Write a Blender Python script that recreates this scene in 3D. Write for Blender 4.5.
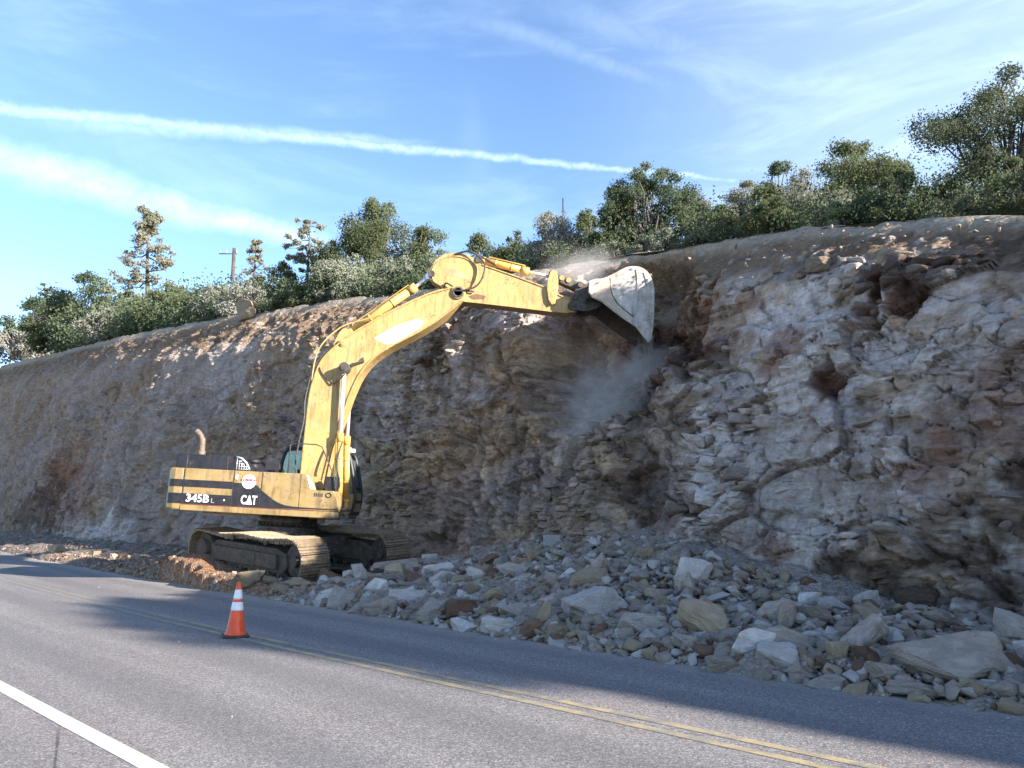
import bpy, bmesh, math, random
import numpy as np
from mathutils import Vector, Matrix

for o in list(bpy.data.objects):
    bpy.data.objects.remove(o)
SC = bpy.context.scene
COL = SC.collection
R = math.radians
random.seed(7)

# ------------------------------------------------------------------ camera, sky, sun, exposure
cam = bpy.data.cameras.new('camera')
cam.sensor_width = 36.0
cam.lens = 820 / 1024 * 36
cam.clip_start, cam.clip_end = 0.1, 3000
camera = bpy.data.objects.new('camera', cam)
camera.location = (0, 0, 1.8)
camera.rotation_euler = (R(90) + math.atan(132 / 820), 0, 0)
COL.objects.link(camera)
SC.camera = camera

SUN_DIR = Vector((0.8315, -0.554, 0))          # horizontal direction towards the sun
SUN_EL = R(18)
SUN_DIR = (SUN_DIR.normalized() * math.cos(SUN_EL) + Vector((0, 0, math.sin(SUN_EL))))
SUN_ROT = math.atan2(SUN_DIR.x, SUN_DIR.y)

sl = bpy.data.lights.new('sun', 'SUN')
sl.energy = 5.0
sl.angle = R(0.5)
sl.color = (1.0, 0.93, 0.83)
sun = bpy.data.objects.new('sun', sl)
sun.rotation_euler = SUN_DIR.to_track_quat('Z', 'Y').to_euler()
COL.objects.link(sun)

SC.view_settings.view_transform = 'Standard'
SC.view_settings.look = 'None'
SC.view_settings.gamma = 1.0
SC.view_settings.use_curve_mapping = False
SC.view_settings.exposure = 1.80
SC.cycles.use_denoising = True
SC.cycles.max_bounces = 6
SC.cycles.diffuse_bounces = 3
SC.cycles.transparent_max_bounces = 8
SC.cycles.volume_bounces = 1


class NT:
    """tiny helper to write node trees"""
    def __init__(self, nt):
        self.t = nt
        nt.nodes.clear()

    def n(self, typ, ins=None, **props):
        nd = self.t.nodes.new(typ)
        for k, v in props.items():
            setattr(nd, k, v)
        if ins:
            for k, v in ins.items():
                s = nd.inputs[k]
                if isinstance(v, bpy.types.NodeSocket):
                    self.t.links.new(v, s)
                else:
                    if s.type == 'RGBA' and len(v) == 3:
                        v = (*v, 1)
                    s.default_value = v
        return nd

    def math(self, op, a, b=0.0, c=None, clamp=False):
        ins = {0: a, 1: b}
        if c is not None:
            ins[2] = c
        return self.n('ShaderNodeMath', ins, operation=op, use_clamp=clamp).outputs[0]

    def mix(self, fac, a, b, mode='MIX'):
        nd = self.n('ShaderNodeMix', data_type='RGBA', blend_type=mode)
        for idx, v in ((0, fac), (6, a), (7, b)):
            s = nd.inputs[idx]
            if isinstance(v, bpy.types.NodeSocket):
                self.t.links.new(v, s)
            elif idx == 0:
                s.default_value = v
            else:
                s.default_value = (*v, 1) if len(v) == 3 else v
        return nd.outputs[2]

    def ramp(self, fac, pts, interp='LINEAR'):
        nd = self.n('ShaderNodeValToRGB', {0: fac})
        r = nd.color_ramp
        r.interpolation = interp
        while len(r.elements) < len(pts):
            r.elements.new(0.5)
        for e, (p, c) in zip(r.elements, pts):
            e.position = p
            if not hasattr(c, '__len__'):
                c = (c, c, c)
            e.color = (*c, 1)
        return nd.outputs[0]

    def noise(self, vec, scale, detail=4, rough=0.6, dist=0.0):
        ins = {'Scale': scale, 'Detail': detail, 'Roughness': rough, 'Distortion': dist}
        if vec is not None:
            ins['Vector'] = vec
        return self.n('ShaderNodeTexNoise', ins).outputs['Fac']

    def step(self, v, lo, hi, a=0.0, b=1.0):
        return self.n('ShaderNodeMapRange', {0: v, 1: lo, 2: hi, 3: a, 4: b}, interpolation_type='SMOOTHSTEP').outputs[0]


# ---- world: sky plus real contrails, placed by direction in the sky
world = bpy.data.worlds.new('World')
SC.world = world
world.use_nodes = True
W = NT(world.node_tree)
sky = W.n('ShaderNodeTexSky', sky_type='NISHITA', sun_disc=False, sun_elevation=SUN_EL, sun_rotation=SUN_ROT,
          altitude=1600.0, air_density=1.0, dust_density=0.6, ozone_density=1.6)
tc = W.n('ShaderNodeTexCoord')
dirv = tc.outputs['Generated']
SKY_K = 0.105


def sky_dot(v, off=0.0):
    return W.n('ShaderNodeVectorMath', {0: dirv, 1: tuple(v)}, operation='DOT_PRODUCT').outputs['Value']


def sky_ray(u, v):
    p = math.atan(132 / 820)
    a, b = (u - 512) / 820, (384 - v) / 820
    return Vector((a, math.cos(p) - b * math.sin(p), math.sin(p) + b * math.cos(p))).normalized()


def trail(p0, p1, w0, w1, soft, strength, fade0, fade1, nscale=14, seed=0.0):
    """a vapour trail: a band round the great circle through two directions of the sky"""
    a, b = sky_ray(*p0), sky_ray(*p1)
    nrm = a.cross(b).normalized()
    along = (b - a).normalized()
    t = W.math('SUBTRACT', sky_dot(along), a.dot(along))
    t = W.math('DIVIDE', t, (b - a).length)                      # 0..1 along the trail
    nz = W.n('ShaderNodeVectorMath', {0: dirv, 1: (seed, seed * 2.1, seed * .7)}, operation='ADD').outputs[0]
    nf = W.noise(nz, nscale, 6, 0.62, 0.4)
    wob = W.math('MULTIPLY', W.math('SUBTRACT', nf, 0.5), (w0 + w1) * .9)
    dist = W.math('ABSOLUTE', W.math('ADD', sky_dot(nrm), wob))
    wid = W.n('ShaderNodeMapRange', {0: t, 1: 0.0, 2: 1.0, 3: w0, 4: w1}).outputs[0]
    x = W.math('DIVIDE', dist, wid)
    m = W.step(x, soft, 1.0, 1.0, 0.0)
    m = W.math('MULTIPLY', m, W.step(t, fade0[0], fade0[1]))
    m = W.math('MULTIPLY', m, W.step(t, fade1[0], fade1[1], 1.0, 0.0))
    nf2 = W.noise(nz, nscale * 2.6, 7, 0.7, 0.8)
    m = W.math('MULTIPLY', m, W.step(nf2, 0.25, 0.68, 0.45, 1.0))
    return W.math('MULTIPLY', m, strength)


masks = [
    trail((0, 108), (740, 181), .0105, .0050, .0, .31, (-.4, -.1), (.93, 1.10), 26, 1.3),
    trail((80, 122), (420, 143), .018, .006, .0, .20, (-.3, .15), (.8, 1.1), 16, 3.1),
    trail((0, 160), (330, 246), .034, .020, .0, .36, (-.6, -.2), (.85, 1.08), 11, 5.7),
    trail((480, 20), (720, 105), .020, .012, .0, .10, (-.3, .2), (.7, 1.1), 9, 8.2),
    trail((560, 10), (960, 105), .035, .03, .0, .12, (-.2, .2), (.8, 1.2), 7, 11.5),
    trail((470, 90), (490, 240), .022, .05, .0, .03, (-.2, .3), (.8, 1.3), 8, 14.9),
]
m = masks[0]
for k in masks[1:]:
    m = W.math('MAXIMUM', m, k)
cir = W.noise(W.n('ShaderNodeMapping', {'Vector': dirv, 'Rotation': (0, R(24), R(18)), 'Scale': (1.5, 1.5, 6.5)}).outputs[0], 2.2, 7, 0.62, 0.5)
side = W.step(sky_dot((0.72, 0.60, 0.34)), 0.70, 1.0)
veil = W.math('MULTIPLY', W.step(cir, 0.42, 0.75), W.math('ADD', 0.10, W.math('MULTIPLY', side, .10)))
veil = W.math('ADD', veil, W.math('MULTIPLY', side, .20))
m = W.math('MAXIMUM', m, veil)
tint = W.mix(1.0, sky.outputs[0], (0.87, 0.95, 1.05), 'MULTIPLY')
CLOUD = (5.6, 6.6, 7.6)
skyc = W.mix(m, tint, CLOUD)
bg = W.n('ShaderNodeBackground', {'Color': skyc, 'Strength': SKY_K})
W.n('ShaderNodeOutputWorld', {0: bg.outputs[0]})


# ------------------------------------------------------------------ helpers
def setp(o, label=None, cat=None, group=None, kind=None):
    for k, v in (('label', label), ('category', cat), ('group', group), ('kind', kind)):
        if v:
            o[k] = v
    return o


def mesh_np(name, verts, quads=None, faces=None, mat=None, parent=None, smooth=False, colors=None, uv=None):
    me = bpy.data.meshes.new(name)
    verts = np.asarray(verts, dtype=np.float32)
    quads = np.asarray(quads, dtype=np.int32)
    me.vertices.add(len(verts))
    me.vertices.foreach_set('co', verts.ravel())
    k = quads.shape[1]
    me.loops.add(quads.size)
    me.loops.foreach_set('vertex_index', quads.ravel())
    me.polygons.add(len(quads))
    me.polygons.foreach_set('loop_start', np.arange(0, quads.size, k, dtype=np.int32))
    me.polygons.foreach_set('loop_total', np.full(len(quads), k, dtype=np.int32))
    if smooth:
        me.polygons.foreach_set('use_smooth', np.ones(len(quads), dtype=bool))
    me.update(calc_edges=True)
    if colors is not None:
        for an, c in colors.items():
            at = me.attributes.new(an, 'FLOAT_COLOR', 'POINT')
            c4 = np.ones((len(verts), 4), np.float32)
            c4[:, :c.shape[1]] = c
            at.data.foreach_set('color', c4.ravel())
    if uv is not None:
        l = me.uv_layers.new(name='uv')
        l.data.foreach_set('uv', np.asarray(uv, np.float32)[quads.ravel()].ravel())
    o = bpy.data.objects.new(name, me)
    COL.objects.link(o)
    if mat:
        me.materials.append(mat)
    if parent:
        o.parent = parent
    return o


def grid_quads(nr, nc):
    i = np.arange((nr - 1) * (nc - 1))
    r, c = i // (nc - 1), i % (nc - 1)
    a = r * nc + c
    return np.stack([a, a + 1, a + nc + 1, a + nc], 1)


class MB:
    """collects shapes and links them as ONE mesh object"""
    def __init__(self):
        self.v, self.f, self.s = [], [], []

    def add(self, vs, fs, smooth=False, M=None):
        b = len(self.v)
        if M is not None:
            vs = [M @ Vector(v) for v in vs]
        self.v += [tuple(v) for v in vs]
        self.f += [tuple(i + b for i in f) for f in fs]
        self.s += [smooth] * len(fs)
        return self

    def box(self, x0, x1, y0, y1, z0, z1, M=None):
        vs = [(x, y, z) for x in (x0, x1) for y in (y0, y1) for z in (z0, z1)]
        return self.add(vs, [(0, 1, 3, 2), (4, 6, 7, 5), (0, 4, 5, 1), (2, 3, 7, 6), (0, 2, 6, 4), (1, 5, 7, 3)], M=M)

    def prism(self, poly, y0, y1, M=None, axis='y'):
        n = len(poly)
        if axis == 'y':
            vs = [(x, y0, z) for x, z in poly] + [(x, y1, z) for x, z in poly]
        else:
            vs = [(x, y, y0) for x, y in poly] + [(x, y, y1) for x, y in poly]
        fs = [tuple(range(n)), tuple(range(2 * n - 1, n - 1, -1))]
        fs += [(i, i + n, (i + 1) % n + n, (i + 1) % n) for i in range(n)]
        return self.add(vs, fs, M=M)

    def tube(self, pts, r, k=10, caps=True, M=None):
        pts = [Vector(p) for p in pts]
        rr = r if hasattr(r, '__len__') else [r] * len(pts)
        vs, fs = [], []
        up = None
        for i, p in enumerate(pts):
            d = (pts[min(i + 1, len(pts) - 1)] - pts[max(i - 1, 0)])
            if d.length < 1e-9:
                d = Vector((0, 0, 1))
            d.normalize()
            if up is None:
                up = d.orthogonal().normalized()
            else:
                up = up - d * up.dot(d)
                up = d.orthogonal().normalized() if up.length < 1e-6 else up.normalized()
            w = d.cross(up)
            for j in range(k):
                a = 2 * math.pi * j / k
                vs.append(p + (up * math.cos(a) + w * math.sin(a)) * rr[i])
        for i in range(len(pts) - 1):
            for j in range(k):
                a, b = i * k + j, i * k + (j + 1) % k
                fs.append((a, b, b + k, a + k))
        self.add(vs, fs, True, M)
        if caps:
            b = len(self.v) - len(vs)
            self.f.append(tuple(b + j for j in range(k - 1, -1, -1)))
            self.f.append(tuple(b + (len(pts) - 1) * k + j for j in range(k)))
            self.s += [False, False]
        return self

    def cyl(self, p0, p1, r, k=16, M=None):
        return self.tube([p0, p1], r, k, True, M)

    def build(self, name, mat=None, parent=None, bevel=0.0, smooth_all=False):
        me = bpy.data.meshes.new(name)
        me.from_pydata(self.v, [], self.f)
        me.polygons.foreach_set('use_smooth', [bool(s or smooth_all) for s in self.s])
        bm = bmesh.new()
        bm.from_mesh(me)
        bmesh.ops.recalc_face_normals(bm, faces=bm.faces)
        bm.to_mesh(me)
        bm.free()
        o = bpy.data.objects.new(name, me)
        COL.objects.link(o)
        if mat:
            me.materials.append(mat)
        if parent:
            o.parent = parent
        if bevel:
            b = o.modifiers.new('bevel', 'BEVEL')
            b.width, b.segments, b.limit_method, b.angle_limit = bevel, 2, 'ANGLE', R(35)
            b.harden_normals = False
        return o


def empty(name, loc, rot=(0, 0, 0)):
    o = bpy.data.objects.new(name, None)
    o.location = loc
    o.rotation_euler = rot
    o.empty_display_size = 0.3
    COL.objects.link(o)
    return o


def smooth_path(pts, n=6):
    """Catmull-Rom through the points"""
    P = [Vector(p) for p in pts]
    out = []
    for i in range(len(P) - 1):
        p0, p1, p2, p3 = P[max(i - 1, 0)], P[i], P[i + 1], P[min(i + 2, len(P) - 1)]
        for k in range(n):
            t = k / n
            out.append(0.5 * ((2 * p1) + (p2 - p0) * t + (2 * p0 - 5 * p1 + 4 * p2 - p3) * t * t + (3 * p1 - p0 - 3 * p2 + p3) * t ** 3))
    out.append(P[-1])
    return out


# vectorised noise ---------------------------------------------------
def _h(ix, iy, iz, seed):
    h = (ix.astype(np.int64) * 374761393 + iy.astype(np.int64) * 668265263 + iz.astype(np.int64) * 1274126177 + seed * 974634777) & 0xffffffff
    h = ((h ^ (h >> 13)) * 1103515245) & 0xffffffff
    h = ((h ^ (h >> 16)) * 668265263) & 0xffffffff
    h ^= h >> 15
    return (h & 0xffffff).astype(np.float32) / 16777216.0


def vnoise(x, y, z, seed=0):
    x, y, z = np.broadcast_arrays(x, y, z)
    fx, fy, fz = np.floor(x), np.floor(y), np.floor(z)
    u, v, w = x - fx, y - fy, z - fz
    u, v, w = [a * a * a * (a * (a * 6 - 15) + 10) for a in (u, v, w)]
    ix, iy, iz = fx.astype(np.int64), fy.astype(np.int64), fz.astype(np.int64)
    r = 0
    for dx in (0, 1):
        for dy in (0, 1):
            for dz in (0, 1):
                wt = (u if dx else 1 - u) * (v if dy else 1 - v) * (w if dz else 1 - w)
                r = r + wt * _h(ix + dx, iy + dy, iz + dz, seed)
    return r * 2 - 1


def fbm(x, y, z, o=4, g=0.5, seed=0):
    r, a, f = 0, 1.0, 1.0
    for k in range(o):
        r = r + a * vnoise(x * f, y * f, z * f, seed + k * 17)
        a *= g
        f *= 2.03
    return r


def cells(x, y, z, seed=0, jit=0.9):
    """nearest and second nearest jittered cell: F1, F2, dx, dy, dz to the nearest, three random numbers"""
    fx, fy, fz = np.floor(x).astype(np.int64), np.floor(y).astype(np.int64), np.floor(z).astype(np.int64)
    F1 = np.full(x.shape, 9e9); F2 = np.full(x.shape, 9e9)
    D = [np.zeros(x.shape) for _ in range(3)]
    K = [np.zeros(x.shape) for _ in range(3)]
    for dx in (-1, 0, 1):
        for dy in (-1, 0, 1):
            for dz in (-1, 0, 1):
                cx, cy, cz = fx + dx, fy + dy, fz + dz
                ex = x - (cx + .5 + jit * (_h(cx, cy, cz, seed) - .5))
                ey = y - (cy + .5 + jit * (_h(cx, cy, cz, seed + 1) - .5))
                ez = z - (cz + .5 + jit * (_h(cx, cy, cz, seed + 2) - .5))
                d = ex ** 4 + ey ** 4 + ez ** 4
                new = d < F1
                F2 = np.where(new, F1, np.minimum(F2, d))
                F1 = np.where(new, d, F1)
                for A, e in zip(D, (ex, ey, ez)):
                    A[new] = e[new]
                for k, A in enumerate(K):
                    A[new] = _h(cx, cy, cz, seed + 10 + k)[new]
    return F1 ** .25, F2 ** .25, D, K


# ------------------------------------------------------------------ materials
def surf_mat(name, build):
    m = bpy.data.materials.new(name)
    m.use_nodes = True
    t = NT(m.node_tree)
    build(t)
    return m


def simple(name, base, rough=0.6, metal=0.0, var=0.25, vscale=3.0, dust=0.0, dustc=(.36, .31, .26), bump=0.0, bscale=60, spec=0.4, grime=0.0, chips=0.0):
    def b(t):
        tc = t.n('ShaderNodeTexCoord').outputs['Object']
        n1 = t.noise(tc, vscale, 6, 0.65)
        c = t.mix(t.step(n1, .3, .7), tuple(x * (1 - var) for x in base), tuple(min(1, x * (1 + var)) for x in base))
        if dust:
            n2 = t.noise(tc, vscale * 2.7, 7, 0.7, 0.6)
            n3 = t.noise(tc, vscale * 14, 4, 0.6)
            k = t.math('MULTIPLY', t.step(t.math('ADD', n2, t.math('MULTIPLY', n3, .25)), .48, .85), dust, clamp=True)
            c = t.mix(k, c, dustc)
        if grime:
            # run-down streaks of grease and mud, and splashes
            g1 = t.noise(t.n('ShaderNodeMapping', {'Vector': tc, 'Scale': (5.5, 5.5, .8)}).outputs[0], 1.6, 6, .7, .3)
            g2 = t.noise(tc, 1.1, 5, .65)
            k = t.math('MULTIPLY', t.step(t.math('ADD', g1, t.math('MULTIPLY', g2, .5)), .70, .98), grime, clamp=True)
            c = t.mix(k, c, (.085, .060, .038))
            k = t.math('MULTIPLY', t.step(t.noise(tc, 6.5, 7, .75, 1.2), .56, .74), grime * .8, clamp=True)
            c = t.mix(k, c, (.30, .22, .135))
        if chips:
            k = t.step(t.math('ADD', t.noise(tc, 17, 4, .7), t.math('MULTIPLY', t.noise(tc, 2.4, 3, .5), .45)), .86, .90, 0, chips)
            c = t.mix(k, c, (.10, .052, .030))
        ins = {'Base Color': c, 'Roughness': rough, 'Metallic': metal, 'Specular IOR Level': spec}
        if bump:
            bn = t.noise(tc, bscale, 4, 0.6)
            ins['Normal'] = t.n('ShaderNodeBump', {'Height': bn, 'Strength': bump, 'Distance': 0.02}).outputs[0]
        p = t.n('ShaderNodeBsdfPrincipled', ins)
        t.n('ShaderNodeOutputMaterial', {0: p.outputs[0]})
    return surf_mat(name, b)

# ------------------------------------------------------------------ the lie of the land
# s runs along the road (towards the right), n across it (towards the rock face)

BD=([-150,-60,-45,-36,-28,-20,-14,-9,-3,3,12,25,40,60],[5,5,5.4,6.7,8.2,9.2,9.2,7.4,5.3,5.0,5.0,5.0,6.5,8.5])
RD=([-150,-60,-45,-33,-20,-14,-9,-3,3,12,25,40,60],[10,10,10.8,12.3,13.6,14.2,12.0,8.9,7.4,7.0,7.2,10.0,13.0])
def q(s):
    s=np.asarray(s,float); m=np.minimum(s+8,0); a=6.2+.0018*m*m
    return np.where(s<-48,9.08+.144*(-48-s),a)
def sm(x,t):
    # smoothed linear interpolation
    o=0
    for k in (-2.5,-1.2,0,1.2,2.5): o=o+np.interp(np.asarray(x,float)+k,t[0],t[1])
    return o/5
baseN=lambda s:q(s)+sm(s,BD)
rimN=lambda s:q(s)+sm(s,RD)
RZ=([-150, -120, -105, -102, -99, -96, -93, -90, -87, -84, -81, -78, -75, -72, -69, -66, -63, -60, -57, -54, -51, -48, -45, -42, -39, -36, -33, -30, -27, -24, -21, -18, -15, -12, -9, -6, -3, 0, 4, 12, 25, 40, 60],
    [25.72, 21.94, 20.04, 19.67, 19.29, 18.91, 18.53, 18.15, 17.78, 17.41, 17.04, 16.67, 16.3, 15.93, 15.56, 15.19, 14.82, 14.45, 14.09, 13.75, 13.4, 13.06, 12.71, 12.42, 12.13, 11.83, 11.57, 11.27, 10.9, 10.66, 10.42, 10.18, 9.98, 9.42, 8.69, 7.75, 6.71, 6.3, 6.4, 8.2, 10.6, 14.8, 17.3])
rimZ=lambda s:np.interp(s,*RZ)
ED=([-150,-48,-24,-14,-9,-4,60],[3.0,2.6,3.2,2.95,2.75,2.6,2.8])
ZT=([-150,-40,-30,-25,-20,-16,-12,-8,-6,-5,-3,60],[.5,.5,.45,.45,.5,.8,1.32,.92,.5,.34,.28,.4])
def bank(s,n):
    s=np.asarray(s,float);n=np.asarray(n,float);Q=q(s);e=np.interp(s,*ED)
    b=baseN(s)-Q;t=np.clip((n-Q-e)/(b-e),0,1.4)
    z=sm(s,ZT)*t**1.15+.14*np.clip((n-Q-e)/.35,0,1)-.03
    x=(s+n)*.7071;y=(n-s)*.7071;r=np.hypot((x+6.3)/4.2,(y-23.2)/2.9)
    w=np.clip((1.25-r)/.3,0,1);w=w*w*(3-2*w)
    zt=.27-(x+6.3)*.0524
    return z*(1-w)+zt*w
def plateau(s,n):
    n0=rimN(s);return rimZ(s)+.13*(np.asarray(n)-n0)
def prof(s,t):
    """t 0..1 up the face -> n,z"""
    b=baseN(s);r=rimN(s);g=np.where(t<.8,.58*t/.8,.58+.42*((t-.8)/.2)**1.15)
    zz=-.3+(rimZ(s)+.3)*t
    return b+(r-b)*g,zz


def SN(s, n):
    return (s + n) * .70711, (n - s) * .70711


def smoothstep(x, a, b):
    t = np.clip((x - a) / (b - a), 0, 1)
    return t * t * (3 - 2 * t)


# ---- ground sheet, road, markings
def dirt_nodes(t, vec, a=(.20, .15, .11), b=(.31, .26, .21), c=(.42, .38, .33)):
    n1 = t.noise(vec, .7, 6, .65)
    n2 = t.noise(vec, 9, 6, .7)
    col = t.mix(t.step(n1, .3, .7), a, b)
    col = t.mix(t.step(n2, .5, .75), col, c)
    bmp = t.n('ShaderNodeBump', {'Height': t.math('ADD', n2, t.math('MULTIPLY', t.noise(vec, 40, 5, .7), .5)), 'Strength': .9, 'Distance': .05}).outputs[0]
    return col, bmp


def dirt_build(t):
    tc = t.n('ShaderNodeTexCoord').outputs['Object']
    col, bmp = dirt_nodes(t, tc)
    p = t.n('ShaderNodeBsdfPrincipled', {'Base Color': col, 'Roughness': .95, 'Normal': bmp, 'Specular IOR Level': .1})
    t.n('ShaderNodeOutputMaterial', {0: p.outputs[0]})


M_DIRT = surf_mat('dry_dirt', dirt_build)


def asphalt_build(t):
    uv = t.n('ShaderNodeUVMap', uv_map='uv').outputs[0]
    sep = t.n('ShaderNodeSeparateXYZ', {0: uv})
    tc = t.n('ShaderNodeTexCoord').outputs['Object']
    fine = t.noise(tc, 55, 3, .75)
    vor = t.n('ShaderNodeTexVoronoi', {'Vector': tc, 'Scale': 75.0}).outputs['Color']
    g = t.n('ShaderNodeSeparateColor', {0: vor})
    streak = t.noise(t.n('ShaderNodeMapping', {'Vector': uv, 'Scale': (.08, 1.1, 1)}).outputs[0], 1.6, 5, .6)
    big = t.noise(tc, .35, 5, .6)
    col = t.mix(t.step(streak, .3, .7), (.185, .175, .168), (.250, .234, .224))
    col = t.mix(t.math('MULTIPLY', t.step(big, .4, .7), .55), col, (.225, .192, .180))
    stones = t.ramp(g.outputs[0], [(0, (.42, .42, .46)), (.35, (.85, .84, .85)), (.75, (1.15, 1.12, 1.1)), (1, (2.1, 2.0, 1.95))])
    col = t.mix(.85, col, stones, 'MULTIPLY')
    # darker worn wheel paths along the lanes
    d = sep.outputs[1]
    for c0 in (-2.6, -1.05, .95, 2.35):
        w = t.math('ABSOLUTE', t.math('SUBTRACT', d, c0))
        k = t.math('MULTIPLY', t.step(w, 0.1, .55, 1, 0), t.step(streak, .25, .7, .10, .42))
        col = t.mix(k, col, (.085, .082, .088))
    # pale grit washed against both edges
    e = t.math('ADD', d, t.math('MULTIPLY', t.math('SUBTRACT', t.noise(tc, 1.7, 5, .65), .5), .9))
    col = t.mix(t.step(e, 2.0, 3.0, 0, .8), col, (.33, .295, .265))
    grit = t.noise(tc, 26, 2, .5)
    col = t.mix(t.step(grit, .74, .78, 0, .8), col, (.5, .47, .44))
    # thin sealed cracks on the shoulder
    cr = t.n('ShaderNodeTexVoronoi', {'Vector': t.n('ShaderNodeMapping', {'Vector': uv, 'Scale': (.12, .5, 1)}).outputs[0], 'Scale': 1.0}, feature='DISTANCE_TO_EDGE').outputs[0]
    k = t.math('MULTIPLY', t.step(t.math('ADD', cr, t.math('MULTIPLY', t.math('SUBTRACT', t.noise(tc, 3, 5, .7), .5), .02)), .0015, .006, .7, 0), t.step(d, -3.9, -3.6, 1, 0))
    col = t.mix(k, col, (.03, .03, .032))
    bmp = t.n('ShaderNodeBump', {'Height': t.math('ADD', g.outputs[1], fine), 'Strength': .55, 'Distance': .012}).outputs[0]
    p = t.n('ShaderNodeBsdfPrincipled', {'Base Color': col, 'Roughness': .88, 'Normal': bmp, 'Specular IOR Level': .25})
    t.n('ShaderNodeOutputMaterial', {0: p.outputs[0]})


M_ROAD = surf_mat('old_asphalt', asphalt_build)


def paint_mat(name, col, under, wear, fade=False):
    def b(t):
        tc = t.n('ShaderNodeTexCoord').outputs['Object']
        n = t.math('ADD', t.noise(tc, 2.5, 6, .7), t.math('MULTIPLY', t.noise(tc, 60, 4, .7), .55))
        c = t.mix(t.step(n, wear, wear + .28), col, under)
        if fade:
            u = t.n('ShaderNodeSeparateXYZ', {0: t.n('ShaderNodeUVMap', uv_map='uv').outputs[0]}).outputs[0]
            c = t.mix(t.step(u, -22, -9.5, .82, 0), c, under)
        c = t.mix(t.step(t.noise(tc, 7, 4, .6), .35, .7, 0, .3), c, under)
        bmp = t.n('ShaderNodeBump', {'Height': t.noise(tc, 70, 3, .7), 'Strength': .4, 'Distance': .01}).outputs[0]
        p = t.n('ShaderNodeBsdfPrincipled', {'Base Color': c, 'Roughness': .8, 'Normal': bmp})
        t.n('ShaderNodeOutputMaterial', {0: p.outputs[0]})
    return surf_mat(name, b)


M_YEL = paint_mat('faded_yellow_paint', (.45, .345, .17), (.21, .19, .165), .64, True)
M_WHT = paint_mat('white_road_paint', (.70, .70, .69), (.34, .33, .32), .78)

def axis(*segs):
    out = []
    for a, b, st in segs:
        out += list(np.arange(a, b, st))
    out.append(segs[-1][1])
    return np.array(out)


def strip(name, d0, d1, z, mat, s0=-150, s1=60, nd=2, kind='structure', step=.5, wob=0.0):
    S = np.arange(s0, s1 + .01, step)
    D = np.linspace(0, 1, nd)
    s, k = np.meshgrid(S, D, indexing='ij')
    d = (d0(s) if callable(d0) else d0) * (1 - k) + (d1(s) if callable(d1) else d1) * k
    if wob:
        d = d + wob * vnoise(s * .35, 3.3, 1.1, 5)
    x, y = SN(s, q(s) + d)
    v = np.stack([x, y, np.full_like(x, z)], -1).reshape(-1, 3)
    o = mesh_np(name, v, grid_quads(len(S), nd), mat=mat, uv=np.stack([s, d], -1).reshape(-1, 2))
    setp(o, kind=kind)
    return o


gv = [(-900, -900, -.06), (900, -900, -.06), (900, 900, -.06), (-900, 900, -.06)]
setp(mesh_np('ground', gv, [(0, 1, 2, 3)], mat=M_DIRT), kind='structure')
strip('road', -6.2, 3.6, 0.0, M_ROAD, nd=15)
strip('road_marking', -.18, -.07, .004, M_YEL, wob=.02)
strip('road_marking', .07, .18, .004, M_YEL, wob=.02)
strip('road_marking', -3.66, -3.50, .004, M_WHT, wob=.02)

# ---- the rock cut
# places of the photograph's colour patches on the face: s, z, radius s, radius z, strength
PALE = [(-7.3, 6.0, 1.3, .9, 1), (-6.2, 4.4, 1.6, .9, .8), (-8.2, 4.0, 1.3, 1.1, .7), (-8.9, 2.5, .5, .9, 1.0), (-7.0, 3.2, 2.0, 1.0, .6), (-4.2, 5.6, .7, .5, .7),
        (-6.6, 2.2, 2.2, .8, .5), (-20.0, 6.6, 1.2, 1.5, .6), (-17.6, 8.2, 2.0, .9, .55), (-42, .9, 3.2, .9, .9), (-49, 1.2, 3, .6, .5), (-36, 8.6, 1.6, 1.6, .45),
        (-23.5, 5.8, 1.6, 1.8, .4), (-7.0, 1.6, 1.0, .4, .5), (-3.3, 4.2, .8, .8, .4), (-24.5, 9.0, 2.0, .5, .5), (-5.2, 3.0, .8, .6, .5)]
RUST = [(-13.5, 6.9, 1.9, .9, 1), (-11.6, 6.4, 1.6, 1.3, 1), (-10.4, 6.2, 1.1, 1.0, .9), (-5.5, 5.6, .28, .42, 1.0), (-4.9, 5.5, .3, .4, .9), (-6.3, 4.25, .26, .3, 1.0),
        (-8.9, 6.6, .5, .35, .8), (-4.2, 3.1, .35, .5, .8), (-4.4, 2.6, .4, .25, .7), (-3.2, 3.4, .6, .6, .5), (-57, 4.0, 4.5, 1.8, .8), (-50, 3.0, 3.5, 1.6, .5), (-7.2, 1.15, .5, .3, .7),
        (-20.6, 7.9, 1.0, .5, .5), (-7.5, 5.0, .5, .35, .7), (-30, 3.6, 2, 1.2, .3)]
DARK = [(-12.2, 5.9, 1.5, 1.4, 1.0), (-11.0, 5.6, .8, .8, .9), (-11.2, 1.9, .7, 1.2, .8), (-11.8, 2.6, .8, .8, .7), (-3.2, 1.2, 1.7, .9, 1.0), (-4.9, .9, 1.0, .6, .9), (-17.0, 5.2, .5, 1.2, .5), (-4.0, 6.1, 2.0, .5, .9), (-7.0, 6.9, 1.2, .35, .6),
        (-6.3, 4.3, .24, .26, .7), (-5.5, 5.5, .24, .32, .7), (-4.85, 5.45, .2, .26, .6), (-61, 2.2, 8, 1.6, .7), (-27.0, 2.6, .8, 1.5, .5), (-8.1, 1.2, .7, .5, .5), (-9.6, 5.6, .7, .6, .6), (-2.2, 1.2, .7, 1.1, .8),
        (-25.3, 5.0, .35, 1.6, .6), (-41, 2.2, 1.1, .7, .5)]
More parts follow.
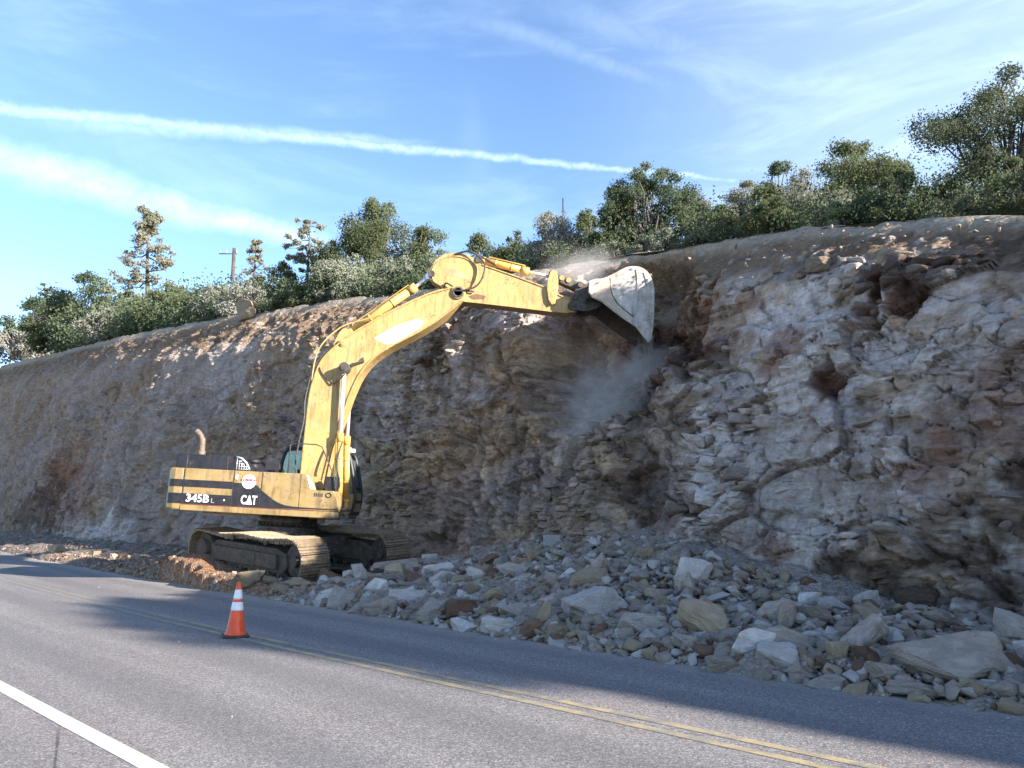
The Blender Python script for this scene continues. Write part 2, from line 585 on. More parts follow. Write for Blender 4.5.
HOLE = [(-14.2, 6.9, 2.3, 2.3, 1.5), (-11.4, 6.6, 1.2, 1.2, .8), (-12.2, 5.2, 1.3, 1.0, .4), (-6.3, 4.3, .25, .28, .5), (-5.5, 5.5, .26, .34, .45), (-4.85, 5.45, .24, .28, .35), (-11.5, 2.3, .9, 1.6, .3),
        (-3.4, 1.1, 1.3, .8, .45), (-8.9, 5.2, .5, .4, .2)]


def blobs(L, s, z, jitter):
    m = np.zeros_like(s)
    for a, b, ra, rb, k in L:
        near = (np.abs(s - a) < 2.6 * ra) & (np.abs(z - b) < 2.6 * rb)
        if ra < .45:      # small pockets are angular, wider below
            zz = (z[near] - b) / rb
            e = (np.abs(s[near] - a) / (ra * (1.15 - .45 * zz)) + .75 * np.abs(zz)) ** 2
        else:
            e = ((s[near] - a) / ra) ** 2 + ((z[near] - b) / rb) ** 2
        v = np.clip(1.35 - e * .75 + jitter[near] * .9, 0, 1) * k
        m[near] = np.maximum(m[near], v)
    return m


def rock_face(S, T):
    s, t = np.meshgrid(S, T, indexing='ij')
    n, z = prof(s, np.clip(t, 0, 1))
    bump_n = fbm(s * .16, .3, z * .2, 4, .5, 3)
    left = 1 - smoothstep(s, -33, -24)              # softer, earthier cutting to the left
    right = smoothstep(s, -13, -8)
    top = smoothstep(t + .05 * vnoise(s * .5, 0, 7.7, 9), .80, .90)
    rim = smoothstep(t, .93, 1.0)
    foot = 1 - smoothstep(t, 0, .1)
    rockiness = (1 - top) * (1 - .35 * left) * (1 - .55 * smoothstep(t, .66, .80))
    wx = fbm(s * .5, 1.7, z * .8, 3, .5, 21) * .45
    wz = fbm(s * .35, 5.1, z * .5, 3, .5, 31) * .30
    zb = z + .10 * s * 0 + wz * .5
    yy = bump_n * .3
    # outward displacement
    D = bump_n * (.40 - .12 * right)
    ribs = 1 - np.abs(vnoise((s + wx * 1.6 + z * .25) * .55, 2.2, z * .10, 41))
    D += (ribs - .6) * .55 * (1 - .55 * right) * (1 - top * .7) * (1 - .35 * left)
    ribs2 = 1 - np.abs(vnoise((s + wx + z * .45) * 1.5, 4.4, z * .22, 43))
    D += (ribs2 - .6) * .16 * (1 - right * .6) * (1 - top * .5)
    amp = rockiness
    # blocks broken out of the beds, three sizes
    cmask = np.zeros_like(s)
    tone = np.zeros_like(s)
    rough = smoothstep(fbm(s * .38, 3.9, z * .55, 3, .5, 47), -.25, .45)      # broken patches between cleaner faces
    mid = np.exp(-((s + 18) / 6.5) ** 2)
    F1, F2, (dx, dy, dz), (k0, k1, k2) = cells((s + wx * .3 + zb * .12) / 1.25, yy * 2, (zb + wx * .1) / 3.4, 48)
    D += mid * amp * ((k0 - .5) * .60 + (k1 - .5) * dx * .35 - .10 * (1 - smoothstep(F2 - F1, 0, .05)))
    for sc_s, sc_z, A, tilt, crack, sd in ((2.5, 1.35, .34, .20, .05, 50), (1.15, .60, .27, .38, .045, 60), (.46, .22, .12, .42, .03, 70), (.19, .10, .045, .35, .012, 80)):
        if A < .2:
            amp = rockiness * (.22 + .78 * rough)
        F1, F2, (dx, dy, dz), (k0, k1, k2) = cells((s + wx * .45 + zb * .22) / sc_s, yy * 3, (zb + wx * .12) / sc_z, sd)
        pl = (k0 - .5) * A + ((k1 - .5) * dx + (k2 - .42) * dz) * tilt * sc_s
        D += amp * pl
        e = F2 - F1
        c = (1 - smoothstep(e, 0, .05 if A > .2 else .08))
        D -= amp * crack * c
        cmask = np.maximum(cmask, c * min(1, A * 4))
        tone += (k2 - .5) * (.9 if A > .1 else .5)
    amp = rockiness
    # clean breaks: the relief falls into flat steps
    for dl, kk in ((.26, .62), (.10, .45)):
        w_ = D / dl + .35 * vnoise(s * 1.1, .9, z * 1.4, int(dl * 1000))
        fr = w_ - np.floor(w_)
        st = (np.floor(w_) + smoothstep(fr, .80, 1.0)) * dl
        D = D + (st - D + dl * .1) * kk * rockiness * (.55 + .45 * rough)
    # thin bedding ledges, strongest in the middle of the face
    lay = zb * 4.2 + .6 * vnoise(s * .4, 3.1, z * .3, 91)
    f = lay - np.floor(lay)
    led = smoothstep(f, 0, .18) - f
    D += amp * led * (.05 + .08 * mid + .03 * right) * (.5 + vnoise(s * .9, 1.1, z * 1.2, 93))
    # loose soil above: small lumps and clods
    D += (top + left * .6) * (fbm(s * 2.1, .5, z * 2.6, 4, .55, 95) * .09) * (1 - .5 * rim)
    F1, F2, dd, kk = cells(s * 3.2, yy, z * 4.5, 97)
    clod = np.clip(.42 - F1, 0, 1) * (kk[0] > .62)
    D += clod * .30 * np.maximum(top, left * .7) * (1 - rim)
    D += fbm(s * 3.5, .2, z * 5, 4, .62, 99) * (.016 + .026 * rough)
    jit = fbm(s * 1.3, 8.8, z * 2.0, 4, .6, 101)
    D -= blobs([(a, b, ra, rb, 1) for a, b, ra, rb, k in HOLE[:1]], s, z, jit * .22) * 2.1
    for h in HOLE[1:]:
        D -= blobs([(*h[:4], 1)], s, z, jit * .35) * h[4]
    rimw = np.clip(1 - rim, 0.0, 1)
    D = D * (.14 + .86 * rimw) * (1 - .4 * foot)
    n2 = n - D * .93
    z2 = z + D * .18 * rimw + fbm(s * 5.5, 3.3, z * 5.5, 3, .6, 105) * (.012 + .02 * rough) * rimw
    # uneven lip
    z2 = z2 + rim * (fbm(s * 1.1, .7, 0, 4, .5, 103) * .07 - .02)
    # ---------------- rock colours, darker in hollows and cracks, sunlit rim painted in
    base = np.zeros(s.shape + (3,))
    cg = fbm(s * .22 + 9, .3, z * .45, 4, .55, 111)
    bed = vnoise(s * .12, .4, (z + wz) * 2.3, 113)
    grey = np.array([.345, .268, .218]); tan = np.array([.410, .300, .200]); mauve = np.array([.360, .262, .228]); soil = np.array([.245, .168, .112])
    a = smoothstep(cg, -.25, .35)[..., None]
    base = grey * (1 - a) + tan * a
    b2 = (smoothstep(bed, 0, .6) * .5)[..., None]
    base = base * (1 - b2) + mauve * b2
    base = base * (1 + tone * .34 * amp)[..., None]
    streak = fbm(s * 2.4 + z * .6, .1, z * .35, 4, .6, 115)
    base = base * (1 + (.22 - .12 * left) * streak)[..., None]
    # brown earth at the top and to the left
    so = np.clip(top * 1.0 + left * smoothstep(cg + .25 * streak, -.2, .35) * .55, 0, 1)[..., None]
    base = base * (1 - so) + soil * (1 + .25 * jit)[..., None] * so
    cl = np.clip(clod * 6, 0, 1)[..., None] * np.maximum(top, left)[..., None]
    base = base * (1 - cl) + np.array([.36, .31, .27]) * cl
    rim_light = (smoothstep(t, .945, .985))[..., None]  # buff strip: sun catching the rim, painted into the colour
    base = base * (1 - rim_light) + np.array([.40, .325, .245]) * rim_light
    for L, col, kk in ((PALE, (.66, .59, .56), .80),):
        m_ = (blobs(L, s, z, jit * 1.1 + streak * .3) * kk)[..., None]
        base = base * (1 - m_) + np.array(col) * (1 + .18 * tone)[..., None] * m_
    # chalky dust smeared over the right hand face, streaks of seep elsewhere
    ch = (smoothstep(fbm(s * .9, 6.1, z * 1.5 - s * .3, 5, .6, 121), .12, .62) * (.20 + .50 * right) * (1 - top))[..., None]
    base = base * (1 - ch) + np.array([.62, .545, .50]) * ch
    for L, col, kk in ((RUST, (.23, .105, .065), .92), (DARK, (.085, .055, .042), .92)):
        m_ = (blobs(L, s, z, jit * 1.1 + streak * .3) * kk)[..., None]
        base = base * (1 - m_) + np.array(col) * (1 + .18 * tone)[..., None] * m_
    cm = np.clip(cmask * amp, 0, 1)[..., None] * .38
    base = base * (1 - cm) + np.array([.15, .10, .075]) * cm
    base = np.clip(base, .02, .75)
    x, y = SN(s, n2)
    return np.stack([x, y, z2], -1), base


def rock_build(t):
    at = t.n('ShaderNodeAttribute', attribute_name='rock').outputs['Color']
    tc = t.n('ShaderNodeTexCoord').outputs['Object']
    n1 = t.noise(tc, 7, 7, .72, .3)
    n2 = t.noise(tc, 30, 5, .7)
    strat = t.noise(t.n('ShaderNodeMapping', {'Vector': tc, 'Scale': (1, 1, 5)}).outputs[0], 3.2, 6, .7, .5)
    c = t.mix(1.0, at, t.ramp(n1, [(.22, (.62, .58, .56)), (.5, (1, 1, 1)), (.78, (1.42, 1.4, 1.38))]), 'MULTIPLY')
    c = t.mix(.8, c, t.ramp(strat, [(.3, (.72, .68, .66)), (.5, (1, 1, 1)), (.75, (1.25, 1.24, 1.22))]), 'MULTIPLY')
    c = t.mix(t.step(n2, .62, .74, 0, .45), c, (.52, .48, .46))
    mp = t.n('ShaderNodeMapping', {'Vector': t.n('ShaderNodeVectorMath', {0: tc, 1: t.n('ShaderNodeVectorMath', {0: t.n('ShaderNodeTexNoise', {'Vector': tc, 'Scale': 3.0}).outputs['Color'], 'Scale': .16}, operation='SCALE').outputs[0]}, operation='ADD').outputs[0], 'Scale': (1, 1, 2.1)}).outputs[0]
    f1 = t.n('ShaderNodeSeparateColor', {0: t.n('ShaderNodeTexVoronoi', {'Vector': mp, 'Scale': 4.5}).outputs['Color']}).outputs[0]
    f2 = t.n('ShaderNodeSeparateColor', {0: t.n('ShaderNodeTexVoronoi', {'Vector': mp, 'Scale': 11.0}).outputs['Color']}).outputs[1]
    vr = t.n('ShaderNodeTexVoronoi', {'Vector': t.n('ShaderNodeMapping', {'Vector': tc, 'Scale': (1, 1, 1.9)}).outputs[0], 'Scale': 8.0, 'Randomness': 1.0})
    h = t.math('ADD', t.math('MULTIPLY', n1, .9), t.math('ADD', t.math('MULTIPLY', n2, .28), t.math('MULTIPLY', vr.outputs['Distance'], .5)))
    h = t.math('ADD', t.math('ADD', h, t.math('MULTIPLY', strat, .5)), t.math('ADD', t.math('MULTIPLY', f1, .8), t.math('MULTIPLY', f2, .45)))
    bmp = t.n('ShaderNodeBump', {'Height': h, 'Strength': 1.0, 'Distance': .07}).outputs[0]
    p = t.n('ShaderNodeBsdfPrincipled', {'Base Color': c, 'Roughness': .95, 'Normal': bmp, 'Specular IOR Level': .12})
    t.n('ShaderNodeOutputMaterial', {0: p.outputs[0]})


M_ROCK = surf_mat('layered_rock', rock_build)


def rock_mesh(seed, flat=.5, long_=1.0, detail=1):
    """an angular broken block about one unit across: a cut-down hull, chipped and slightly roughened"""
    rnd = random.Random(seed)
    bm = bmesh.new()
    n = 15
    for i in range(n):
        v = Vector((rnd.uniform(-1, 1), rnd.uniform(-1, 1), rnd.uniform(-1, 1)))
        m_ = max(abs(v.x), abs(v.y), abs(v.z)) ** .72
        v = v / m_ if m_ > 1e-3 else v
        v = Vector((v.x * .5, v.y * .5, v.z * .5))
        bm.verts.new(v)
    bmesh.ops.convex_hull(bm, input=bm.verts)
    bmesh.ops.delete(bm, geom=[v for v in bm.verts if not v.link_faces], context='VERTS')
    bmesh.ops.dissolve_limit(bm, angle_limit=R(13), verts=bm.verts, edges=bm.edges)
    xs = [v.co.x for v in bm.verts]; ys = [v.co.y for v in bm.verts]; zs = [v.co.z for v in bm.verts]
    for v in bm.verts:
        v.co = Vector(((v.co.x - min(xs)) / (max(xs) - min(xs)) - .5, (v.co.y - min(ys)) / (max(ys) - min(ys)) - .5, (v.co.z - min(zs)) / (max(zs) - min(zs)) - .5))
    bmesh.ops.bevel(bm, geom=bm.edges[:], offset=.035, segments=1, affect='EDGES', clamp_overlap=True)
    bmesh.ops.triangulate(bm, faces=bm.faces)
    if detail:
        bmesh.ops.subdivide_edges(bm, edges=[e for e in bm.edges if e.calc_length() > .22], cuts=detail, use_grid_fill=True)
        bmesh.ops.triangulate(bm, faces=bm.faces)
        co = np.array([v.co[:] for v in bm.verts])
        k = fbm(co[:, 0] * 3.1 + seed, co[:, 1] * 3.1, co[:, 2] * 3.1, 4, .65, 200 + seed % 50) * .05
        for v, kk in zip(bm.verts, k):
            v.co += v.co.normalized() * float(kk)
    for v in bm.verts:
        v.co.z *= 1.0
    me = bpy.data.meshes.new('rock')
    bm.to_mesh(me)
    bm.free()
    return me


def fragments(v, c, S, T, count, seed):
    """broken slabs standing out of the face along the beds: angular pieces, each half sunk in the rock"""
    r = np.random.default_rng(seed)
    base = []
    for j in range(8):
        me = rock_mesh(3000 + j + seed, detail=0)
        co = np.empty(len(me.vertices) * 3, np.float32)
        me.vertices.foreach_get('co', co)
        tri = np.array([list(p.vertices) for p in me.polygons if len(p.vertices) == 3])
        base.append((co.reshape(-1, 3), tri))
        bpy.data.meshes.remove(me)
    V, F, C, off = [], [], [], 0
    smin, smax = -31.0, 1.0
    while count > 0:
        s = smax - (smax - smin) * r.random() ** 1.15
        t = .86 * r.random()
        keep = .08 + .92 * (vnoise(np.array([s * .45]), np.array([2.2]), np.array([t * 4.5]), 77)[0] > .30)
        if s < -24:
            keep *= .4
        if r.random() > keep:
            continue
        count -= 1
        i, k = int(np.searchsorted(S, s)), int(np.searchsorted(T, t))
        i, k = min(i, len(S) - 1), min(k, len(T) - 1)
        p, col = v[i, k], c[i, k]
        size = .07 + .40 * r.random() ** 3.4
        co, tri = base[r.integers(8)]
        yaw = R(-45) + r.normal() * .45
        A = np.array(Matrix.Rotation(yaw, 3, 'Z') @ Matrix.Rotation(r.normal() * .16, 3, 'X') @ Matrix.Rotation(r.normal() * .16 + .08, 3, 'Y'))
        sc = np.array([r.uniform(.8, 1.7), r.uniform(.5, .9), r.uniform(.25, .8)]) * size
        V.append((co * sc) @ A.T + p + np.array([.7, .7, 0]) * sc[1] * r.uniform(-.22, .16))
        tone = (1 + r.normal() * .16)
        C.append(np.tile(np.clip(col * tone + r.normal() * .006, .02, .75), (len(co), 1)))
        F.append(tri + off)
        off += len(co)
    o = mesh_np('rock_ledges', np.concatenate(V), np.concatenate(F), mat=M_ROCK, colors={'rock': np.concatenate(C)})
    setp(o, kind='structure')


def face_obj(S, T, frag=0):
    v, c = rock_face(S, T)
    o = mesh_np('rock_cliff', v.reshape(-1, 3), grid_quads(len(S), len(T)), mat=M_ROCK, colors={'rock': c.reshape(-1, 3)}, smooth=False)
    setp(o, kind='structure')
    if frag:
        fragments(v, c, S, T, frag, 5)
    return o


QUICK = False
kq = 2.2 if QUICK else 1.0
S_main = axis((-150, -95, .35 * kq), (-95, -60, .16 * kq), (-60, -36, .085 * kq), (-36, -20, .058 * kq), (-20, -9, .042 * kq), (-9, 1.5, .030 * kq))
T_main = np.concatenate([np.linspace(0, .8, int(220 / kq)), np.linspace(.8, 1, int(70 / kq))[1:]])
face_obj(S_main, T_main, 4200)
face_obj(axis((1.5, 62, .3)), np.linspace(0, 1, 60))

# ---- the slope above the cut
Sp = axis((-150, -60, .9), (-60, -20, .45), (-20, 4, .22), (4, 62, .8))
Bp = np.concatenate([np.linspace(0, 3, 16), np.linspace(3, 60, 24)[1:]])
s_, b_ = np.meshgrid(Sp, Bp, indexing='ij')
n_ = rimN(s_) + b_
lip = smoothstep(b_, .0, .35)
z_ = plateau(s_, n_) - .03 + lip * (.05 + fbm(s_ * .9, b_ * .9, .2, 4, .5, 131) * .10)
x_, y_ = SN(s_, n_)
setp(mesh_np('hillside', np.stack([x_, y_, z_], -1).reshape(-1, 3), grid_quads(len(Sp), len(Bp)), mat=M_DIRT, smooth=True), kind='structure')


# ---- bank of broken ground between road and face
def bank_build(t):
    at = t.n('ShaderNodeAttribute', attribute_name='soil').outputs['Color']
    tc = t.n('ShaderNodeTexCoord').outputs['Object']
    n1 = t.noise(tc, 5, 6, .7, .3)
    n2 = t.noise(tc, 34, 5, .75)
    vor = t.n('ShaderNodeTexVoronoi', {'Vector': tc, 'Scale': 21.0})
    g = t.n('ShaderNodeSeparateColor', {0: vor.outputs['Color']}).outputs[0]
    c = t.mix(1.0, at, t.ramp(n1, [(.25, (.65, .62, .6)), (.5, (1, 1, 1)), (.75, (1.35, 1.33, 1.3))]), 'MULTIPLY')
    c = t.mix(t.math('MULTIPLY', t.step(g, .6, .7), .55), c, (.40, .37, .355))
    h = t.math('ADD', t.math('MULTIPLY', n1, .8), t.math('ADD', t.math('MULTIPLY', n2, .3), t.math('MULTIPLY', vor.outputs['Distance'], -.9)))
    bmp = t.n('ShaderNodeBump', {'Height': h, 'Strength': 1.0, 'Distance': .07}).outputs[0]
    p = t.n('ShaderNodeBsdfPrincipled', {'Base Color': c, 'Roughness': .96, 'Normal': bmp, 'Specular IOR Level': .1})
    t.n('ShaderNodeOutputMaterial', {0: p.outputs[0]})


M_BANK = surf_mat('crushed_stone_bank', bank_build)
Sb = axis((-150, -60, .5), (-60, -30, .2), (-30, 3, .06), (3, 62, .5))
Kb = np.linspace(0, 1.25, 110)
s_, k_ = np.meshgrid(Sb, Kb, indexing='ij')
Q_ = q(s_)
e_ = np.interp(s_, *ED) - .10 + .22 * vnoise(s_ * 1.4, 0, .4, 141) + .1 * vnoise(s_ * 5, 0, .4, 142)
n_ = Q_ + e_ + (baseN(s_) - Q_ - e_) * k_
z_ = bank(s_, n_)
x_, y_ = SN(s_, n_)
edge_in = smoothstep(k_, 0, .08)
rr = np.hypot((x_ + 6.3) / 3.2, (y_ - 23.2) / 2.3)
flat = smoothstep(rr, .8, 1.2)
z_ = z_ + edge_in * (fbm(s_ * 1.2, n_ * 1.2, .3, 4, .55, 143) * .13 * (.25 + .75 * flat) + fbm(s_ * 6, n_ * 6, .3, 3, .6, 145) * .035)
# heap of brown spoil by the rear of the track
z_ = z_ + .38 * np.exp(-((s_ + 22.6) / 1.6) ** 2 - ((n_ - 10.45) / .8) ** 2) + .3 * np.exp(-((s_ + 26.5) / 2.2) ** 2 - ((n_ - 11.2) / 1.0) ** 2)
z_ = np.where(k_ < .001, -.04, z_)
br = smoothstep(-s_ + .8 * vnoise(s_ * .8, n_ * .8, 0, 151), 15.5, 18.5)[..., None]
ora = (smoothstep(fbm(s_ * .8, n_ * .8, 4.4, 4, .6, 153), -.5, .3) * np.exp(-((s_ + 22) / 5.5) ** 2))[..., None]
cg = np.array([.31, .25, .205]) * (1 - br) + np.array([.19, .125, .08]) * br
cg = cg * (1 - ora) + np.array([.36, .17, .075]) * ora
far = smoothstep(-s_, 30, 40)[..., None]
cg = cg * (1 - far) + np.array([.20, .155, .125]) * far
setp(mesh_np('rubble_bank', np.stack([x_, y_, z_], -1).reshape(-1, 3), grid_quads(len(Sb), len(Kb)), mat=M_BANK, colors={'soil': cg.reshape(-1, 3)}), kind='structure')

_SK = (Sb, Kb)


def bank_z(x, y):
    s, n = (x - y) * .70711, (x + y) * .70711
    z = float(bank(s, n)) + .38 * math.exp(-((s + 22.6) / 1.6) ** 2 - ((n - 10.45) / .8) ** 2) + .3 * math.exp(-((s + 26.5) / 2.2) ** 2 - ((n - 11.2) / 1.0) ** 2)
    return z

# ------------------------------------------------------------------ the excavator
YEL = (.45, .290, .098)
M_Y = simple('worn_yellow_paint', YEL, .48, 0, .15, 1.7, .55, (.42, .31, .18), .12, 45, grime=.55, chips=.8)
M_YB = simple('shaded_dusty_body_yellow', (.27, .180, .060), .5, 0, .2, 1.4, .75, (.30, .23, .14), .12, 45, grime=.7, chips=.8)  # body yellow darkened: patchy shade put into the colour, plus real dust
M_Y2 = simple('yellow_cylinder_paint', (.58, .34, .075), .38, 0, .12, 3, .25, (.45, .36, .24), .05, 60)
M_Y3 = simple('sun_bleached_paint', (.80, .66, .42), .5, 0, .10, 2.5, .35, (.75, .70, .62), .06, 60)
M_BLK = simple('black_paint', (.012, .012, .018), .5, 0, .3, 4, .25, (.08, .07, .06))
M_HOOD = simple('dark_hood_paint', (.010, .012, .020), .55, 0, .3, 3, .12, (.06, .055, .055), grime=.25)
M_STEEL = simple('dirty_dark_steel', (.060, .054, .050), .62, .5, .35, 3, .75, (.20, .165, .135), .4, 30)
M_FRAME = simple('dust_caked_steel', (.075, .058, .045), .85, .1, .3, 3, .7, (.17, .13, .10), .5, 22)
M_SHOE = simple('polished_track_steel', (.20, .15, .105), .55, .3, .4, 5, .6, (.38, .29, .19), .4, 30)
M_CHROME = simple('chrome_rod', (.86, .86, .88), .22, .55, .04, 3, .1)
M_HOSE = simple('rubber_hose', (.022, .022, .024), .55, 0, .3, 5, .4, (.2, .17, .14))
M_BUCK = simple('scoured_bucket_steel', (.52, .48, .44), .60, .12, .22, 1.8, .9, (.34, .27, .21), .4, 22, grime=.55, chips=.6)
M_BUCK_IN = simple('earth_stained_steel', (.10, .085, .075), .7, .3, .3, 3, .5, (.22, .17, .13), .4, 25)
M_RUST = simple('rusty_steel', (.16, .085, .05), .8, .2, .4, 6, .5, (.25, .17, .11), .4, 40)
M_WHITE = simple('white_lettering', (.80, .80, .82), .5, 0, .05)
M_GREYL = simple('grey_lettering', (.25, .25, .26), .5, 0, .05)
M_RED = simple('red_lettering', (.42, .04, .06), .5, 0, .1)
M_MAROON = simple('maroon_pinstripe', (.16, .03, .03), .5, 0, .15)
M_LAMP = simple('lamp_lens', (.75, .75, .72), .15, 0, .05)


def glass_build(t):
    tc = t.n('ShaderNodeTexCoord').outputs['Object']
    n = t.noise(tc, 4, 5, .6)
    g = t.n('ShaderNodeBsdfGlass', {'Color': (.60, .76, .73, 1), 'Roughness': .02, 'IOR': 1.03})
    gl = t.n('ShaderNodeBsdfGlossy', {'Color': (.7, .78, .78, 1), 'Roughness': .04})
    d = t.n('ShaderNodeBsdfDiffuse', {'Color': (.38, .42, .40, 1)})
    m1 = t.n('ShaderNodeMixShader', {0: .16, 1: g.outputs[0], 2: gl.outputs[0]})
    m2 = t.n('ShaderNodeMixShader', {0: t.step(n, .4, .8, .08, .35), 1: m1.outputs[0], 2: d.outputs[0]})
    t.n('ShaderNodeOutputMaterial', {0: m2.outputs[0]})


M_GLASS = surf_mat('tinted_dusty_glass', glass_build)

EX = empty('excavator', (-6.3, 23.2, .30), (0, R(3.0), 0))
setp(EX, 'large yellow tracked excavator with black side stripes raising its arm to the rock face', 'excavator')

# --- undercarriage: turned towards the road
TH = R(40)
TM = Matrix.Translation((.36, 0, .02)) @ Matrix.Rotation(-TH, 4, 'Z') @ Matrix.Rotation(R(1.0), 4, 'Y') @ Matrix.Rotation(R(4.5), 4, 'X')


def belt_path():
    """closed loop in the x-z plane: sprocket behind, idler ahead"""
    pts = []
    rb, rf, xb, xf = .50, .52, -2.12, 2.10
    for i in range(17):
        a = R(-90 - 180 * i / 16)
        pts.append((xb + rb * math.cos(a), .06 + rb + rb * math.sin(a)))
    for i in range(1, 16):
        k = i / 16
        pts.append((xb + (xf - xb) * k, .06 + 2 * rb + (2 * rf - 2 * rb) * k - .055 * math.sin(math.pi * k * 2) ** 2))
    for i in range(17):
        a = R(90 - 180 * i / 16)
        pts.append((xf + rf * math.cos(a), .06 + rf + rf * math.sin(a)))
    for i in range(1, 24):
        k = i / 24
        pts.append((xf + (xb - xf) * k, .06))
    return pts


def track(side, mat):
    yc = side * 1.36
    P = belt_path()
    L = [0]
    n = len(P)
    for i in range(n):
        a, b = P[i], P[(i + 1) % n]
        L.append(L[-1] + math.hypot(b[0] - a[0], b[1] - a[1]))
    N = 49
    mb = MB()
    pitch = L[-1] / N
    for k in range(N):
        t = (k + .5) * pitch
        i = max(j for j in range(n) if L[j] <= t)
        u = (t - L[i]) / (L[i + 1] - L[i])
        a, b = P[i], P[(i + 1) % n]
        px, pz = a[0] + (b[0] - a[0]) * u, a[1] + (b[1] - a[1]) * u
        tx, tz = b[0] - a[0], b[1] - a[1]
        l = math.hypot(tx, tz)
        tx, tz = tx / l, tz / l
        # the loop runs clockwise seen from the near side; outward normal
        nx, nz = -tz, tx
        M = TM @ Matrix(((tx, 0, nx, px), (0, 1, 0, yc), (tz, 0, nz, pz), (0, 0, 0, 1)))
        h = pitch * .485
        w = .42
        mb.box(-h, h, -w, w, 0, .028, M)
        for gx in (-h * .82, -h * .05, h * .72):
            mb.prism([(gx - .014, .028), (gx + .014, .028), (gx + .008, .068), (gx - .008, .068)], -w, w, M)
        mb.box(-h * .9, h * .9, -.14, -.07, -.11, 0, M)
        mb.box(-h * .9, h * .9, .07, .14, -.11, 0, M)
    tr = mb.build('crawler_track', mat, EX)
    # side frame
    fr = MB()
    fr.prism([(-1.72, .22), (1.62, .22), (1.80, .40), (1.75, .72), (1.35, .84), (-1.45, .86), (-1.75, .70)], yc - .24, yc + .24, TM)
    fr.prism([(-1.55, .34), (1.45, .34), (1.45, .70), (-1.55, .72)], yc - .34, yc - .24, TM)
    fr.box(.25, .55, yc - .37, yc - .33, .46, .62, TM)
    fr.build('track_frame', M_FRAME, tr, .02)
    sp = MB()
    sp.cyl((-2.12, yc - .20, .56), (-2.12, yc + .20, .56), .41, 30, TM)
    sp.cyl((-2.12, yc - .34, .56), (-2.12, yc + .2, .56), .27, 26, TM)
    for k in range(12):
        a = 2 * math.pi * k / 12
        sp.cyl((-2.12 + .2 * math.cos(a), yc - .36, .56 + .2 * math.sin(a)), (-2.12 + .2 * math.cos(a), yc - .33, .56 + .2 * math.sin(a)), .022, 6, TM)
    sp.build('sprocket', M_FRAME, tr, .01)
    idl = MB()
    idl.cyl((2.10, yc - .17, .58), (2.10, yc + .17, .58), .42, 30, TM)
    idl.cyl((2.10, yc - .27, .58), (2.10, yc + .27, .58), .15, 18, TM)
    idl.build('idler_wheel', M_FRAME, tr, .01)
    for k in range(8):
        x = -1.50 + k * .43
        r = MB()
        r.cyl((x, yc - .22, .215), (x, yc + .22, .215), .115, 16, TM)
        r.cyl((x, yc - .29, .215), (x, yc + .29, .215), .05, 10, TM)
        r.build('track_roller', M_STEEL, tr)
    for x in (-.8, .75):
        r = MB()
        r.cyl((x, yc - .2, .96), (x, yc + .2, .96), .085, 14, TM)
        r.build('carrier_roller', M_STEEL, tr)


track(-1, M_SHOE)
track(1, M_SHOE)
cf = MB()
cf.prism([(-.75, -1.15), (.75, -1.15), (.95, -.4), (.95, .4), (.75, 1.15), (-.75, 1.15), (-.95, .4), (-.95, -.4)], .48, .98, TM, 'z')
cf.cyl((0, 0, .9), (0, 0, 1.22), .86, 40)
cf.build('carbody', M_STEEL, EX, .02)
sw = MB()
sw.cyl((0, 0, 1.22), (0, 0, 1.50), .78, 40)
for k in range(36):
    a = 2 * math.pi * k / 36
    sw.cyl((.8 * math.cos(a), .8 * math.sin(a), 1.24), (.8 * math.cos(a), .8 * math.sin(a), 1.34), .03, 6)
sw.build('swing_bearing', M_STEEL, EX)

# --- upper structure
pf = MB()
pf.box(-2.50, 1.55, -1.46, 1.46, 1.56, 1.68)
pf.box(-2.3, 1.35, -.42, -.36, 1.46, 1.95)
pf.box(-2.3, 1.35, .36, .42, 1.46, 1.95)
pf.build('platform', M_Y, EX, .015)
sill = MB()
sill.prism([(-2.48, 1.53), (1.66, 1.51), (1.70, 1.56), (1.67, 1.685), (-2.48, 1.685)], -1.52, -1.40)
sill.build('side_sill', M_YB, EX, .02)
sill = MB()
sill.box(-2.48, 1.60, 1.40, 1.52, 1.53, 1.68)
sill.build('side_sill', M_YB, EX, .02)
cw = MB()
arc = [(-2.46, -1.50)] + [(-2.46 - .50 * math.sin(a) - .28 * max(0, math.sin(2 * a)) * 0, -1.5 + .42 * (1 - math.cos(a))) for a in [R(15 * i) for i in range(1, 7)]]
arc = [(-2.46, -1.50), (-2.70, -1.50), (-2.84, -1.44), (-2.93, -1.30), (-3.08, -.9), (-3.18, -.45), (-3.21, 0)]
plan = arc + [(x, -y) for x, y in reversed(arc[:-1])]
cw.prism(plan, 1.54, 2.63, axis='z')
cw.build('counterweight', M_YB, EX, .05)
for z0, z1 in ((2.14, 2.33), (1.70, 1.97)):
    cs = MB()
    off = [(x - .006, y - (.006 if y < 0 else -.006)) for x, y in plan]
    pl2 = [(-2.474, -1.506), (-2.703, -1.506), (-2.846, -1.444), (-2.937, -1.303), (-3.087, -.903), (-3.187, -.45), (-3.217, 0)]
    pl2 = pl2 + [(x, -y) for x, y in reversed(pl2[:-1])]
    cs.prism(pl2, z0, z1, axis='z')
    cs.build('counterweight_stripe', M_BLK, EX)

